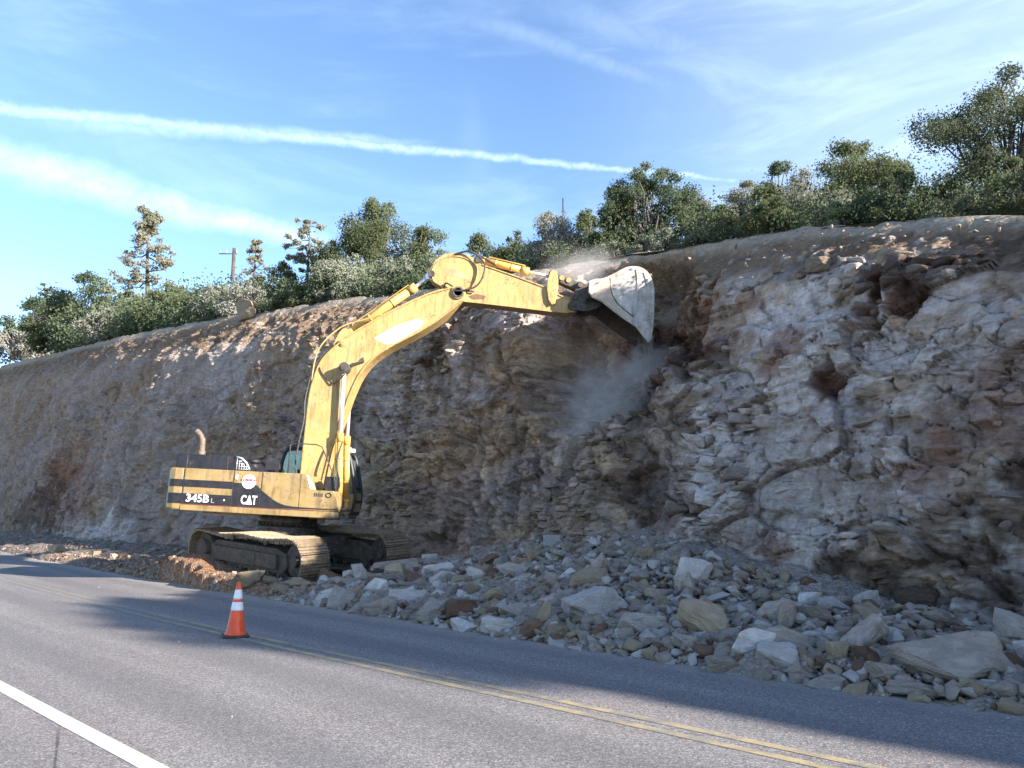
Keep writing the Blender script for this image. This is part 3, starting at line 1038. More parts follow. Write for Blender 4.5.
# right hand side boxes (nearest to the road)
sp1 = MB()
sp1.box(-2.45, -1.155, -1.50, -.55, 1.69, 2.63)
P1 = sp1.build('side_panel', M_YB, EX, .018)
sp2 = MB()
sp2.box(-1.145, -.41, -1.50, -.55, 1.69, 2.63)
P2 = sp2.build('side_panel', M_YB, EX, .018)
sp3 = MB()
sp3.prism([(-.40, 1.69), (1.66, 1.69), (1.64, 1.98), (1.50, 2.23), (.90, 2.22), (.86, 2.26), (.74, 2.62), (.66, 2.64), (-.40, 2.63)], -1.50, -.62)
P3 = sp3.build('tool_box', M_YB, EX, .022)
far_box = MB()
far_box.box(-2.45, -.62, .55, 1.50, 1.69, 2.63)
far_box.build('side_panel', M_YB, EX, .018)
st = MB()
st.box(-2.45, -1.16, -1.506, -1.495, 2.14, 2.33)
st.build('stripe', M_BLK, P1)
st = MB()
st.box(-2.45, -1.16, -1.506, -1.495, 1.70, 1.97)
st.build('stripe', M_BLK, P1)
st = MB()
st.prism([(-1.14, 1.70), (-.415, 1.70), (-.415, 2.17), (-.50, 2.26), (-.62, 2.31), (-1.14, 2.31)], -1.506, -1.495)
st.build('stripe', M_BLK, P2)
st = MB()
sw_ = smooth_path([(-.395, 2.15, 0), (-.20, 2.02, 0), (.02, 1.88, 0), (.30, 1.79, 0), (.75, 1.765, 0), (1.60, 1.76, 0)], 5)
st.prism([(p.x, p.y) for p in sw_] + [(1.60, 1.735), (-.395, 1.70)], -1.507, -1.495)
st.build('stripe', M_BLK, P3)
st = MB()
st.box(-2.45, 1.05, -1.524, -1.50, 1.682, 1.70)
st.build('pinstripe', M_MAROON, EX)
# door seams, hinges, latches
for (x, pp) in ((-2.455, P1), (-1.15, P2), (-.405, P3), (.62, P3)):
    s_m = MB()
    s_m.box(x - .008, x + .008, -1.5035, -1.49, 1.70, 2.62)
    s_m.build('door_seam', M_HOSE, pp)
la = MB()
la.box(-1.10, -1.04, -1.52, -1.50, 2.40, 2.52)
la.build('latch', M_WHITE, P2, .005)
la = MB()
la.cyl((-1.34, -1.515, 1.84), (-1.34, -1.50, 1.84), .02, 12)
la.build('latch', M_WHITE, P1)
la = MB()
la.prism([(.88, 2.24), (1.01, 2.24), (1.01, 2.27), (.80, 2.60), (.74, 2.62)], -1.51, -1.44)
la.build('corner_post', M_Y3, P3, .008)


def lettering(name, body, x, z, height, mat, parent, y=-1.511, squeeze=1.0, bold=.022, depth=.003, width=None):
    cu = bpy.data.curves.new('lettering', 'FONT')
    cu.body = body
    cu.size = 1.0
    cu.offset = bold
    cu.extrude = depth
    tmp = bpy.data.objects.new('lettering', cu)
    COL.objects.link(tmp)
    bpy.context.view_layer.update()
    dg = bpy.context.evaluated_depsgraph_get()
    me = bpy.data.meshes.new_from_object(tmp.evaluated_get(dg))
    bpy.data.objects.remove(tmp)
    n = len(me.vertices)
    co = np.empty(n * 3, np.float32)
    me.vertices.foreach_get('co', co)
    co = co.reshape(-1, 3)
    mn, mx = co.min(0), co.max(0)
    k = height / (mx[1] - mn[1])
    kx = (width / (mx[0] - mn[0])) if width else k * squeeze
    out = np.stack([x + (co[:, 0] - mn[0]) * kx, y - (co[:, 2] - mn[2]) * 1.0, z + (co[:, 1] - mn[1]) * k], 1)
    me.vertices.foreach_set('co', out.astype(np.float32).ravel())
    me.update()
    me.materials.clear()
    me.materials.append(mat)
    o = bpy.data.objects.new(name, me)
    COL.objects.link(o)
    o.parent = parent
    return o


lettering('lettering', '345B', -2.34, 1.755, .205, M_WHITE, P1, width=.60, bold=.018)
lettering('lettering', 'L', -1.68, 1.755, .12, M_GREYL, P1, width=.085, bold=.01)
lettering('lettering', 'CAT', -.90, 1.765, .235, M_WHITE, P2, width=.42, bold=.022)
tri = MB()
tri.prism([(-.77, 1.762), (-.61, 1.762), (-.69, 1.87)], -1.518, -1.512)
tri.build('emblem', M_WHITE, P2)
bd = MB()
bd.cyl((-.74, -1.512, 2.355), (-.74, -1.502, 2.355), .185, 36)
BD_ = bd.build('round_badge', M_WHITE, P2)
rb = MB()
for i, (w, h) in enumerate(((.035, .05), (.03, .075), (.045, .06), (.04, .06), (.045, .06), (.03, .06), (.04, .055), (.03, .04))):
    x = -.945 + i * .053
    rb.box(x, x + w, -1.516, -1.511, 2.40 - h / 2, 2.40 + h / 2)
rb.box(-.95, -.53, -1.515, -1.511, 2.362, 2.370)
rb.build('badge_band', M_RED, BD_)
rb = MB()
for x0, x1, z0, z1 in ((-.85, -.80, 2.29, 2.33), (-.78, -.70, 2.27, 2.34), (-.68, -.63, 2.29, 2.33)):
    rb.box(x0, x1, -1.516, -1.511, z0, z1)
rb.build('badge_band', M_GREYL, BD_)
dk = MB()
for i in range(5):
    x = 1.0 + i * .05
    dk.box(x, x + .022, -1.506, -1.50, 2.06, 2.15)
dk.build('decal', M_BLK, P3)
dk = MB()
dk.tube([(1.38 + .07 * math.cos(a), -1.504, 2.11 + .055 * math.sin(a)) for a in [R(30 * i) for i in range(13)]], .014, 6)
dk.build('decal', M_BLK, P3)

# hood, exhaust, deck
hd = MB()
hd.prism([(-2.80, 2.62), (-2.80, 2.97), (-2.74, 3.02), (-1.24, 3.01), (-1.16, 2.98), (-.80, 2.70), (-.80, 2.62)], -1.30, 1.25)
HD = hd.build('engine_hood', M_HOOD, EX, .03)
for x in (-2.50, -1.42, -1.20):
    b = MB()
    b.box(x - .01, x + .01, -1.306, -1.29, 2.66, 2.98)
    b.build('hood_seam', M_STEEL, HD)
gr = MB()
for i in range(6):
    k = i / 5
    gr.tube([(-1.17 + .33 * k, -1.315, 2.66), (-1.17 + .33 * k, -1.315, 2.97 - .27 * k)], .011, 6)
for i in range(4):
    z = 2.68 + i * .07
    gr.tube([(-1.18, -1.315, z), (-.84 - i * .07, -1.315, z)], .009, 6)
gr.tube([(-1.2, -1.315, 3.0), (-1.05, -1.315, 2.96), (-.92, -1.315, 2.85), (-.82, -1.315, 2.68)], .028, 8)
gr.build('grille', simple('galvanised_bar', (.55, .56, .57), .4, .4, .1), HD)
exh = MB()
exh.tube(smooth_path([(-2.47, -.45, 2.98), (-2.48, -.45, 3.35), (-2.50, -.45, 3.50), (-2.60, -.45, 3.64), (-2.68, -.45, 3.70)], 4), .08, 14, False)
exh.cyl((-2.47, -.45, 2.98), (-2.47, -.45, 3.16), .10, 16)
exh.build('exhaust_pipe', simple('heat_tinted_pipe', (.12, .075, .05), .7, .2, .3, 6, .5), EX)
ac = MB()
ac.tube([(-1.02, -.4, 2.64), (-1.02, -.4, 2.9)], [.15, .15], 18)
ac.tube([(-1.02, -.4, 2.90), (-1.02, -.4, 3.0)], [.20, .18], 18)
ac.build('air_intake', M_BLK, EX)
mr = MB()
mr.tube([(-.28, -1.1, 2.63), (-.28, -1.1, 2.74)], .022, 8)
mr.prism([(-.47, 2.72), (-.46, 2.87), (-.42, 2.90), (-.12, 2.90), (-.08, 2.87), (-.07, 2.74), (-.11, 2.70), (-.43, 2.70)], -1.16, -1.06)
mr.build('mirror', M_BLK, EX, .02)
deck = MB()
deck.box(-.62, .2, -.5, .5, 2.2, 2.58)
deck.box(-2.45, -.6, -.6, .6, 1.68, 2.60)
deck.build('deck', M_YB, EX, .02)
hr = MB()
hr.tube([(.12, -1.0, 2.63), (.12, -1.0, 3.42), (.14, -1.0, 3.46), (.82, -1.0, 3.46), (.98, -1.0, 3.40), (1.38, -1.0, 2.62), (1.45, -1.0, 2.22)], .017, 8)
hr.build('handrail', M_HOSE, EX)
fl = MB()
fl.box(1.55, 1.95, -1.42, -.5, 1.52, 1.60)
fl.box(1.52, 1.80, -1.38, -1.28, 1.60, 1.66)
fl.cyl((1.74, -1.30, 1.76), (1.95, -1.30, 1.76), .045, 12)
fl.build('front_step', M_STEEL, EX, .01)
ph = MB()
ph.box(1.12, 1.45, -.95, -.65, 2.24, 2.62)
ph.build('work_lamp', M_BLK, EX, .02)

# --- cab on the far side
CAB = MB()
cy0, cy1 = .50, 1.46
prof_cab = [(-.50, 1.70), (-.50, 2.80), (-.44, 3.22), (-.36, 3.36), (-.22, 3.42), (1.14, 3.44), (1.34, 3.38), (1.46, 3.22), (1.66, 2.40), (1.68, 1.98), (1.62, 1.66)]
# frame members: side hoops
def hoop(y):
    pts = [(x, y, z) for x, z in prof_cab]
    CAB.tube(smooth_path(pts, 3), .055, 8)
hoop(cy0); hoop(cy1)
CAB.box(-.53, 1.66, cy0 - .03, cy1 + .03, 1.60, 1.74)
for y in (cy0, cy1):
    CAB.box(.18, .27, y - .035, y + .035, 1.7, 3.42)
    CAB.box(-.5, 1.66, y - .03, y + .03, 1.74, 2.12)
for x, z in ((-.50, 2.72), (-.36, 3.36), (1.34, 3.38), (1.66, 2.40), (1.68, 2.0)):
    CAB.tube([(x, cy0, z), (x, cy1, z)], .05, 8)
CAB.box(-.52, -.45, cy0, cy1, 1.7, 2.6)
CB = CAB.build('cab', M_BLK, EX, .012)
lo = MB()
lo.prism([(-.49, 1.66), (1.61, 1.66), (1.67, 1.98), (1.665, 2.20), (-.49, 2.20)], cy0 - .045, cy0 - .02)
lo.box(1.66, 1.70, cy0, cy1, 1.7, 2.25)
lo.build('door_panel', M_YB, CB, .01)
rf = MB()
rf.prism([(-.42, 3.40), (-.36, 3.47), (1.12, 3.50), (1.34, 3.43), (1.32, 3.38), (-.36, 3.36)], cy0 - .03, cy1 + .03)
rf.build('roof', M_Y, CB, .03)
def pane(poly, y, nm='side_window'):
    g = MB()
    g.prism(poly, y - .004, y + .004)
    g.build(nm, M_GLASS, CB)
for y in (cy0, cy1):
    pane([(-.47, 2.12), (.18, 2.12), (.18, 3.38), (-.36, 3.34), (-.44, 3.15)], y)
    pane([(.27, 2.12), (1.64, 2.12), (1.62, 2.5), (1.44, 3.22), (1.30, 3.38), (.27, 3.38)], y)
ws = MB()
ws.add([(1.46, cy0, 3.20), (1.46, cy1, 3.20), (1.665, cy1, 2.30), (1.665, cy0, 2.30), (1.454, cy0, 3.20), (1.454, cy1, 3.20), (1.659, cy1, 2.30), (1.659, cy0, 2.30)],
       [(0, 1, 2, 3), (7, 6, 5, 4), (0, 3, 7, 4), (1, 5, 6, 2), (0, 4, 5, 1), (3, 2, 6, 7)])
ws.build('windscreen', M_GLASS, CB)
se = MB()
se.prism([(.25, 2.05), (.75, 2.05), (.78, 2.2), (.40, 2.24), (.28, 2.95), (.14, 2.95), (.16, 2.2)], .78, 1.2)
se.build('seat', M_BLK, CB, .03)
ml = MB()
ml.tube([(1.5, cy1 + .02, 3.25), (1.66, cy1 + .08, 3.42), (1.78, cy1 + .08, 3.40)], .018, 8)
ml.box(1.72, 1.84, cy1 - .02, cy1 + .2, 3.18, 3.50)
ml.build('mirror', M_BLK, EX, .01)
wl = MB()
wl.box(1.30, 1.44, .55, .70, 3.44, 3.55)
wl.build('work_lamp', M_LAMP, EX, .01)
wl = MB()
wl.box(1.30, 1.44, 1.2, 1.35, 3.44, 3.55)
wl.build('work_lamp', M_LAMP, EX, .01)

# --- boom
outer = [(.31, 2.45), (.315, 3.3), (.33, 4.04), (.34, 4.7), (.40, 5.25), (.62, 5.94), (1.23, 6.58), (1.88, 7.05), (2.61, 7.52), (3.47, 7.98), (3.92, 8.14), (4.20, 8.24)]
inner = [(4.48, 7.86), (4.19, 7.58), (3.75, 7.20), (3.24, 6.84), (2.26, 6.22), (1.78, 5.70), (1.52, 5.1), (1.36, 4.52), (1.22, 3.98), (1.06, 3.31), (.94, 2.60), (.90, 2.30)]
op = [(p.x, p.z) for p in smooth_path([(x, 0, z) for x, z in outer], 4)]
ip = [(p.x, p.z) for p in smooth_path([(x, 0, z) for x, z in inner], 4)]
tip = [(4.34 + .22 * math.cos(R(a)), 8.09 + .22 * math.sin(R(a))) for a in (80, 50, 20, -10, -40)]
foot = [(.86, 2.16), (.72, 2.08), (.55, 2.12), (.42, 2.25)]
BW = .31
bm_ = MB()
bm_.prism(op + tip + ip + foot, -BW, BW)
BOOM = bm_.build('boom', M_Y, EX, .012)
# flange plates standing proud along both edges
for path in (op, ip):
    fl = MB()
    for i in range(len(path) - 1):
        a, b = Vector((path[i][0], 0, path[i][1])), Vector((path[i + 1][0], 0, path[i + 1][1]))
        d = (b - a).normalized()
        nn = Vector((-d.z, 0, d.x)) * .018
        e = d * .004
        vs = []
        for p in (a - e, b + e):
            for y in (-BW - .045, BW + .045):
                for sgn in (-1, 1):
                    q_ = p + nn * sgn
                    vs.append((q_.x, y, q_.z))
        fl.add(vs, [(0, 1, 3, 2), (4, 6, 7, 5), (0, 2, 6, 4), (1, 5, 7, 3), (0, 4, 5, 1), (2, 3, 7, 6)])
    fl.build('flange', M_Y, BOOM)
# bleached patch where a decal was
bp = MB()
bp.prism([(2.02, 6.62), (2.36, 6.46), (2.62, 6.50), (3.30, 6.98), (3.42, 7.18), (3.22, 7.26), (2.6, 7.02)], -BW - .004, -BW + .01)
bp.build('bleached_patch', M_Y3, BOOM)
for (x, z, r, w) in ((.70, 2.33, .20, .40), (1.30, 5.68, .15, .64), (4.34, 8.09, .20, .37), (1.15, 6.44, .12, .34)):
    b = MB()
    b.cyl((x, -w, z), (x, w, z), r, 24)
    b.cyl((x, -w - .03, z), (x, w + .03, z), r * .62, 18)
    b.build('pin_boss', M_STEEL if w > .5 else M_Y, BOOM, .008)
lug = MB()
lug.prism([(1.66, 5.90), (1.80, 6.02), (1.84, 5.94), (1.72, 5.84)], -.58, -.50)
lug.cyl((1.76, -.50, 5.93), (1.76, -.30, 5.93), .05, 10)
lug.build('boom_lamp', M_FRAME, BOOM, .01)
brk = MB()
for y in (-.24, .16):
    brk.prism([(.95, 6.20), (1.50, 6.62), (1.42, 6.78), (1.12, 6.92), (.98, 6.74), (.86, 6.4)], y, y + .08)
brk.build('cylinder_bracket', M_Y, BOOM, .01)
for y in (-.48, .34):
    mount = MB()
    mount.prism([(-.1, 1.68), (1.25, 1.68), (1.2, 2.0), (.92, 2.5), (.72, 2.62), (.52, 2.52), (.15, 2.2)], y, y + .14)
    mount.build('boom_mount', M_Y, EX, .015)


def ram(p_base, p_joint, p_end, rb, rr, y, parent, matb=M_Y2, eye=.11):
    b = MB()
    A, J, E_ = [Vector((p[0], y, p[1])) for p in (p_base, p_joint, p_end)]
    d = (J - A).normalized()
    b.cyl(A + d * .08, J, rb, 20)
    b.cyl(J - d * .22, J + d * .03, rb * 1.16, 20)
    b.cyl(A + d * .05, A + d * .16, rb * 1.08, 20)
    for k in (.33, .66):
        m_ = A.lerp(J, k)
        b.cyl(m_ - d * .03, m_ + d * .03, rb * 1.08, 20)
    # feed pipe along the barrel
    side = d.cross(Vector((0, 1, 0))).normalized()
    b.tube([A + d * .25 + side * rb, A + d * .25 + side * (rb + .05), J - d * .12 + side * (rb + .05), J - d * .12 + side * rb], .018, 8)
    b.cyl((A.x, y - eye, A.z), (A.x, y + eye, A.z), rb * .95, 16)
    o = b.build('hydraulic_cylinder', matb, parent)
    r = MB()
    r.cyl(J, E_, rr, 16)
    r.cyl((E_.x, y - eye, E_.z), (E_.x, y + eye, E_.z), rr * 1.7, 16)
    r.build('piston_rod', M_CHROME, o)
    return o


for y in (-.47, .47):
    ram((1.46, 1.88), (1.33, 3.82), (1.28, 5.66), .088, .062, y, EX)
ram((1.20, 6.78), (3.04, 8.27), (3.42, 8.60), .115, .055, 0, EX)
# hoses and steel pipes along the back of the boom
for k, (dy, off) in enumerate(((-.20, .06), (-.13, .07), (.02, .06), (.14, .06))):
    hp = []
    for i in range(0, len(op) - 3, 2):
        a, b = op[i], op[i + 1]
        d = Vector((b[0] - a[0], 0, b[1] - a[1])).normalized()
        hp.append((a[0] - d.z * off, dy, a[1] + d.x * off))
    h = MB()
    h.tube(hp, .022, 8)
    h.build('hydraulic_pipe', M_Y if k % 2 == 0 else M_HOSE, BOOM)
h = MB()
h.tube(smooth_path([(.40, -.37, 2.30), (.16, -.40, 2.8), (.17, -.42, 3.4), (.26, -.40, 4.2), (.24, -.38, 4.8), (.38, -.36, 5.6), (.66, -.36, 6.16)], 6), .024, 8)
h.build('hydraulic_hose', M_HOSE, BOOM)
h = MB()
h.tube(smooth_path([(.36, -.37, 5.3), (.50, -.42, 6.2), (1.05, -.42, 6.85), (1.7, -.38, 7.13), (2.2, -.36, 7.33)], 6), .022, 8)
h.build('hydraulic_hose', M_Y, BOOM)
h = MB()
h.tube(smooth_path([(1.34, -.60, 5.5), (1.0, -.40, 5.25), (.66, -.34, 5.5), (.55, -.34, 5.7)], 5), .02, 8)
h.build('hydraulic_hose', M_HOSE, BOOM)
h = MB()
h.tube(smooth_path([(1.46, -.72, 3.6), (1.36, -.76, 3.0), (1.5, -.80, 2.4), (1.2, -.62, 2.1), (1.0, -.5, 2.3)], 6), .024, 8)
h.build('hydraulic_hose', M_HOSE, EX)

# --- stick
st_top = [(3.50, 8.44), (3.46, 8.60), (3.47, 8.77), (3.60, 9.05), (3.80, 9.22), (4.07, 9.31), (4.53, 9.27), (4.80, 9.10), (4.98, 8.97), (5.94, 8.68), (6.80, 8.40), (7.25, 8.18), (7.60, 8.05), (7.78, 7.93)]
st_bot = [(7.80, 7.78), (7.70, 7.70), (7.40, 7.68), (7.08, 7.70), (5.96, 7.78), (4.80, 7.86), (4.40, 7.88), (4.12, 8.06), (3.80, 8.28)]
SW = .23
stk = MB()
stk.prism(st_top + st_bot, -SW, SW)
STICK = stk.build('stick', M_Y, EX, .014)
rail = MB()
ring = [(3.60, 8.40), (3.52, 8.62), (3.55, 8.80), (3.68, 9.0), (3.9, 9.14), (4.15, 9.19), (4.5, 9.13), (4.78, 8.95), (4.84, 8.74), (4.80, 8.5), (4.64, 8.30), (4.4, 8.22)]
rail.tube([(x, -SW - .012, z) for x, z in smooth_path([(x, z, 0) for x, z in ring], 4) for z in [z]] if False else [(p.x, -SW - .01, p.y) for p in smooth_path([(x, z, 0) for x, z in ring], 4)], .02, 6)
rail.build('stiffener', M_Y, STICK)
tp = [(4.98, 8.975), (5.94, 8.685), (6.80, 8.405), (7.25, 8.185), (7.60, 8.055)]
bt = [(4.5, 7.865), (5.96, 7.772), (7.08, 7.69), (7.55, 7.68)]
for path in (tp, bt):
    top_fl = MB()
    for i in range(len(path) - 1):
        (x0, z0), (x1, z1) = path[i], path[i + 1]
        top_fl.prism([(x0, z0 - .018), (x1, z1 - .018), (x1, z1 + .018), (x0, z0 + .018)], -SW - .03, SW + .03)
    top_fl.build('flange', M_Y, STICK)
for (x, z, r, w, m_) in ((4.34, 8.09, .16, .40, M_STEEL), (3.52, 8.62, .10, .30, M_STEEL), (4.86, 9.12, .10, .27, M_STEEL), (7.05, 8.02, .09, .30, M_STEEL), (7.62, 7.89, .12, .32, M_STEEL)):
    b = MB()
    b.cyl((x, -w, z), (x, w, z), r, 22)
    b.build('pin', m_, STICK, .008)
ru = MB()
ru.prism([(4.62, 8.02), (4.85, 8.10), (5.15, 8.05), (5.08, 7.95), (4.75, 7.92)], -SW - .004, -SW + .01)
ru.build('worn_patch', M_RUST, STICK)
ru = MB()
ru.prism([(3.95, 8.62), (4.02, 8.80), (4.22, 8.82), (4.66, 8.56), (4.62, 8.50), (4.3, 8.55)], -SW - .004, -SW + .01)
ru.build('worn_patch', simple('faded_brown_paint', (.42, .27, .14), .6, 0, .2), STICK)
h = MB()
h.tube(smooth_path([(4.15, -.27, 9.24), (4.6, -.36, 9.32), (5.02, -.42, 9.0), (5.03, -.44, 8.6), (4.85, -.42, 8.28), (4.5, -.40, 8.14), (4.2, -.38, 8.12)], 6), .026, 8)
h.build('hydraulic_hose', M_HOSE, STICK)
h = MB()
h.tube(smooth_path([(3.9, -.1, 8.05), (3.95, -.3, 8.35), (4.3, -.32, 8.2), (4.8, -.3, 8.14)], 6), .024, 8)
h.build('hydraulic_hose', M_HOSE, STICK)
h = MB()
h.tube(smooth_path([(4.15, .05, 9.30), (4.5, -.05, 9.42), (5.0, -.1, 9.22), (5.4, -.1, 9.0)], 6), .03, 8)
h.build('hydraulic_hose', M_HOSE, STICK)
ram((4.88, 9.20), (6.31, 8.91), (7.02, 8.78), .105, .048, 0, EX)
# bucket linkage
for y in (-.34, .26):
    a = MB()
    a.prism([(7.04, 7.86), (7.13, 7.90), (7.17, 8.1), (7.20, 8.35), (7.19, 8.65), (7.13, 8.86), (7.03, 8.90), (6.95, 8.84), (6.89, 8.60), (6.88, 8.30), (6.94, 8.0)], y, y + .08)
    a.build('idler_arm', M_Y, EX, .012)
lk = MB()
lk.prism([(6.98, 8.70), (7.10, 8.66), (7.80, 8.36), (7.92, 8.42), (7.92, 8.56), (7.82, 8.62), (7.10, 8.88), (6.98, 8.86)], -.16, .16)
for x, z, r in ((7.04, 8.78, .13), (7.84, 8.48, .13)):
    lk.cyl((x, -.30, z), (x, .30, z), r, 20)
lk.build('link', M_STEEL, EX, .015)
lk = MB()
for x, z in ((7.30, 8.72), (7.50, 8.66)):
    lk.cyl((x, -.2, z), (x, -.05, z), .08, 10)
lk.build('link_clamp', M_Y, EX, .01)
# --- bucket
back = [(8.02, 8.44), (8.20, 8.52), (8.45, 8.56), (8.78, 8.74), (9.05, 8.90), (9.30, 8.95), (9.54, 8.90), (9.74, 8.72), (9.85, 8.42), (9.88, 8.04), (9.88, 7.55), (9.86, 7.10), (9.80, 6.78)]
opening = [(9.72, 6.78), (9.38, 7.20), (8.90, 7.50), (8.42, 7.86), (8.14, 7.98), (8.02, 8.12)]
bpth = [(p.x, p.z) for p in smooth_path([(x, 0, z) for x, z in back], 3)]
BKW = .92
bk = MB()
for y0, y1 in ((-BKW, -BKW + .035), (BKW - .035, BKW)):
    bk.prism(bpth + opening, y0, y1)
# curved shell, an inner skin 3 cm inside the outer one
nb = len(bpth)
vs = []
for i, (x, z) in enumerate(bpth):
    a, b = bpth[max(i - 1, 0)], bpth[min(i + 1, nb - 1)]
    d = Vector((b[0] - a[0], 0, b[1] - a[1])).normalized()
    ix, iz = x + d.z * .035, z - d.x * .035
    for y in (-BKW + .002, BKW - .002):
        vs.append((x, y, z))
        vs.append((ix, y, iz))
fs = []
for i in range(nb - 1):
    a, b = i * 4, i * 4 + 4
    fs += [(a, b, b + 2, a + 2), (a + 1, a + 3, b + 3, b + 1)]
fs += [(0, 2, 3, 1), (4 * nb - 4, 4 * nb - 3, 4 * nb - 1, 4 * nb - 2)]
bk.add(vs, fs)
BUCKET = bk.build('bucket', M_BUCK, EX)
ins = MB()
for y0, y1 in ((-BKW + .036, -BKW + .042), (BKW - .042, BKW - .036)):
    sh = [(x * .97 + 9.0 * .03, z * .97 + 7.9 * .03) for x, z in bpth] + opening
    ins.prism(sh, y0, y1)
vs = []
for i, (x, z) in enumerate(bpth):
    a, b = bpth[max(i - 1, 0)], bpth[min(i + 1, nb - 1)]
    d = Vector((b[0] - a[0], 0, b[1] - a[1])).normalized()
    for y in (-BKW + .045, BKW - .045):
        vs.append((x + d.z * .041, y, z - d.x * .041))
ins.add(vs, [(i * 2, i * 2 + 1, i * 2 + 3, i * 2 + 2) for i in range(nb - 1)])
ins.build('bucket_lining', M_BUCK_IN, BUCKET)
for pth in ([(9.36, 8.86), (9.41, 8.5), (9.37, 8.0), (9.33, 7.55)], [(9.58, 8.78), (9.68, 8.45), (9.71, 8.1), (9.69, 7.75), (9.66, 7.4)]):
    wr = MB()
    c = [(p.x, p.z) for p in smooth_path([(x, 0, z) for x, z in pth], 5)]
    wr.prism([(x - .035, z) for x, z in c] + [(x + .035, z) for x, z in reversed(c)], -BKW - .028, -BKW - .001)
    wr.build('wear_strip', M_BUCK, BUCKET, .006)
sd = MB()
sd.prism([(9.32, 7.45), (9.84, 7.30), (9.84, 6.84), (9.72, 6.78), (9.38, 7.19), (9.15, 7.34)], -BKW - .035, -BKW)
sd.build('side_cutter', M_BUCK, BUCKET, .01)
cs = MB()
cs.tube([(p.x, -BKW - .004, p.z) for p in smooth_path([(8.62, 0, 8.56), (8.66, 0, 8.2), (8.85, 0, 7.85), (9.15, 0, 7.6), (9.32, 0, 7.48)], 5)], .014, 6)
cs.build('weld_bead', M_FRAME, BUCKET)
sb = MB()
sb.prism([(8.04, 8.13), (8.16, 8.0), (8.44, 7.88), (8.92, 7.52), (9.34, 7.24), (9.30, 7.42), (8.86, 7.74), (8.66, 8.10), (8.60, 8.52), (8.22, 8.49), (8.04, 8.42)], -BKW - .018, -BKW - .001)
sb.build('side_plate', simple('tan_dusted_steel', (.47, .37, .28), .65, .1, .15, 2.5, .4, (.40, .34, .28)), BUCKET, .006)
ear = MB()
for y in (-.36, .28):
    ear.prism([(7.52, 7.80), (7.66, 7.74), (8.05, 7.72), (8.45, 7.86), (8.40, 8.4), (8.28, 8.55), (8.0, 8.50), (7.84, 8.60), (7.74, 8.54), (7.62, 8.04)], y, y + .08)
ear.box(8.0, 8.5, -.70, .70, 8.02, 8.30)
ear.build('bucket_ear', M_STEEL, BUCKET, .012)
for (x, z) in ((7.63, 7.89), (7.84, 8.48), (7.70, 8.12)):
    b = MB()
    b.cyl((x, -.42, z), (x, .42, z), .085, 18)
    b.build('pin', M_FRAME, BUCKET, .008)
lipm = MB()
lipm.prism([(9.76, 6.98), (9.90, 6.98), (9.86, 6.70), (9.78, 6.66)], -BKW, BKW)
lipm.build('cutting_edge', M_BUCK_IN, BUCKET, .008)
for k in range(5):
    y = -BKW + .10 + k * (2 * BKW - .2) / 4
    t_ = MB()
    vs = [(9.74, y - .07, 6.82), (9.74, y + .07, 6.82), (9.91, y + .07, 6.82), (9.91, y - .07, 6.82), (9.76, y - .065, 6.60), (9.76, y + .065, 6.60), (9.89, y + .065, 6.60), (9.89, y - .065, 6.60),
          (9.74, y - .045, 6.24), (9.74, y + .045, 6.24), (9.78, y + .045, 6.23), (9.78, y - .045, 6.23)]
    fs = [(0, 3, 2, 1), (8, 9, 10, 11)]
    for b in (0, 4):
        fs += [(b + i, b + (i + 1) % 4, b + 4 + (i + 1) % 4, b + 4 + i) for i in range(4)]
    t_.add(vs, fs)
    t_.build('tooth', M_STEEL, BUCKET, .008)

# ------------------------------------------------------------------ broken rock
def rock_mat(name, a, b, c):
    def f(t):
        tc = t.n('ShaderNodeTexCoord').outputs['Object']
        oi = t.n('ShaderNodeObjectInfo')
        vec = t.n('ShaderNodeVectorMath', {0: tc, 1: oi.outputs['Location']}, operation='ADD').outputs[0]
        n1 = t.noise(vec, 4.0, 6, .68, .4)
        n2 = t.noise(vec, 22, 5, .7)
        st = t.noise(t.n('ShaderNodeMapping', {'Vector': vec, 'Scale': (1, 1.3, 6)}).outputs[0], 3, 5, .65, .3)
        col = t.mix(t.step(n1, .3, .65), a, b)
        col = t.mix(t.step(st, .52, .78, 0, .75), col, c)
        col = t.mix(t.step(n2, .58, .8, 0, .4), col, tuple(min(.8, x * 1.35) for x in a))
        v = t.step(oi.outputs['Random'], 0, 1, .74, 1.22)
        col = t.mix(1.0, col, t.n('ShaderNodeCombineColor', {0: v, 1: v, 2: v}).outputs[0], 'MULTIPLY')
        h = t.math('ADD', t.math('MULTIPLY', n1, .9), t.math('ADD', t.math('MULTIPLY', n2, .3), t.math('MULTIPLY', st, .5)))
        bmp = t.n('ShaderNodeBump', {'Height': h, 'Strength': 1.0, 'Distance': .06}).outputs[0]
        p = t.n('ShaderNodeBsdfPrincipled', {'Base Color': col, 'Roughness': .93, 'Normal': bmp, 'Specular IOR Level': .15})
        t.n('ShaderNodeOutputMaterial', {0: p.outputs[0]})
    return surf_mat(name, f)


RM = {'pale': rock_mat('chalky_pale_stone', (.61, .55, .50), (.47, .41, .37), (.66, .61, .56)),
      'grey': rock_mat('grey_sandstone', (.43, .355, .295), (.30, .245, .205), (.52, .44, .375)),
      'tan': rock_mat('tan_sandstone', (.42, .325, .22), (.33, .25, .17), (.50, .41, .31)),
      'brown': rock_mat('rust_brown_stone', (.24, .145, .095), (.18, .11, .075), (.31, .22, .16))}


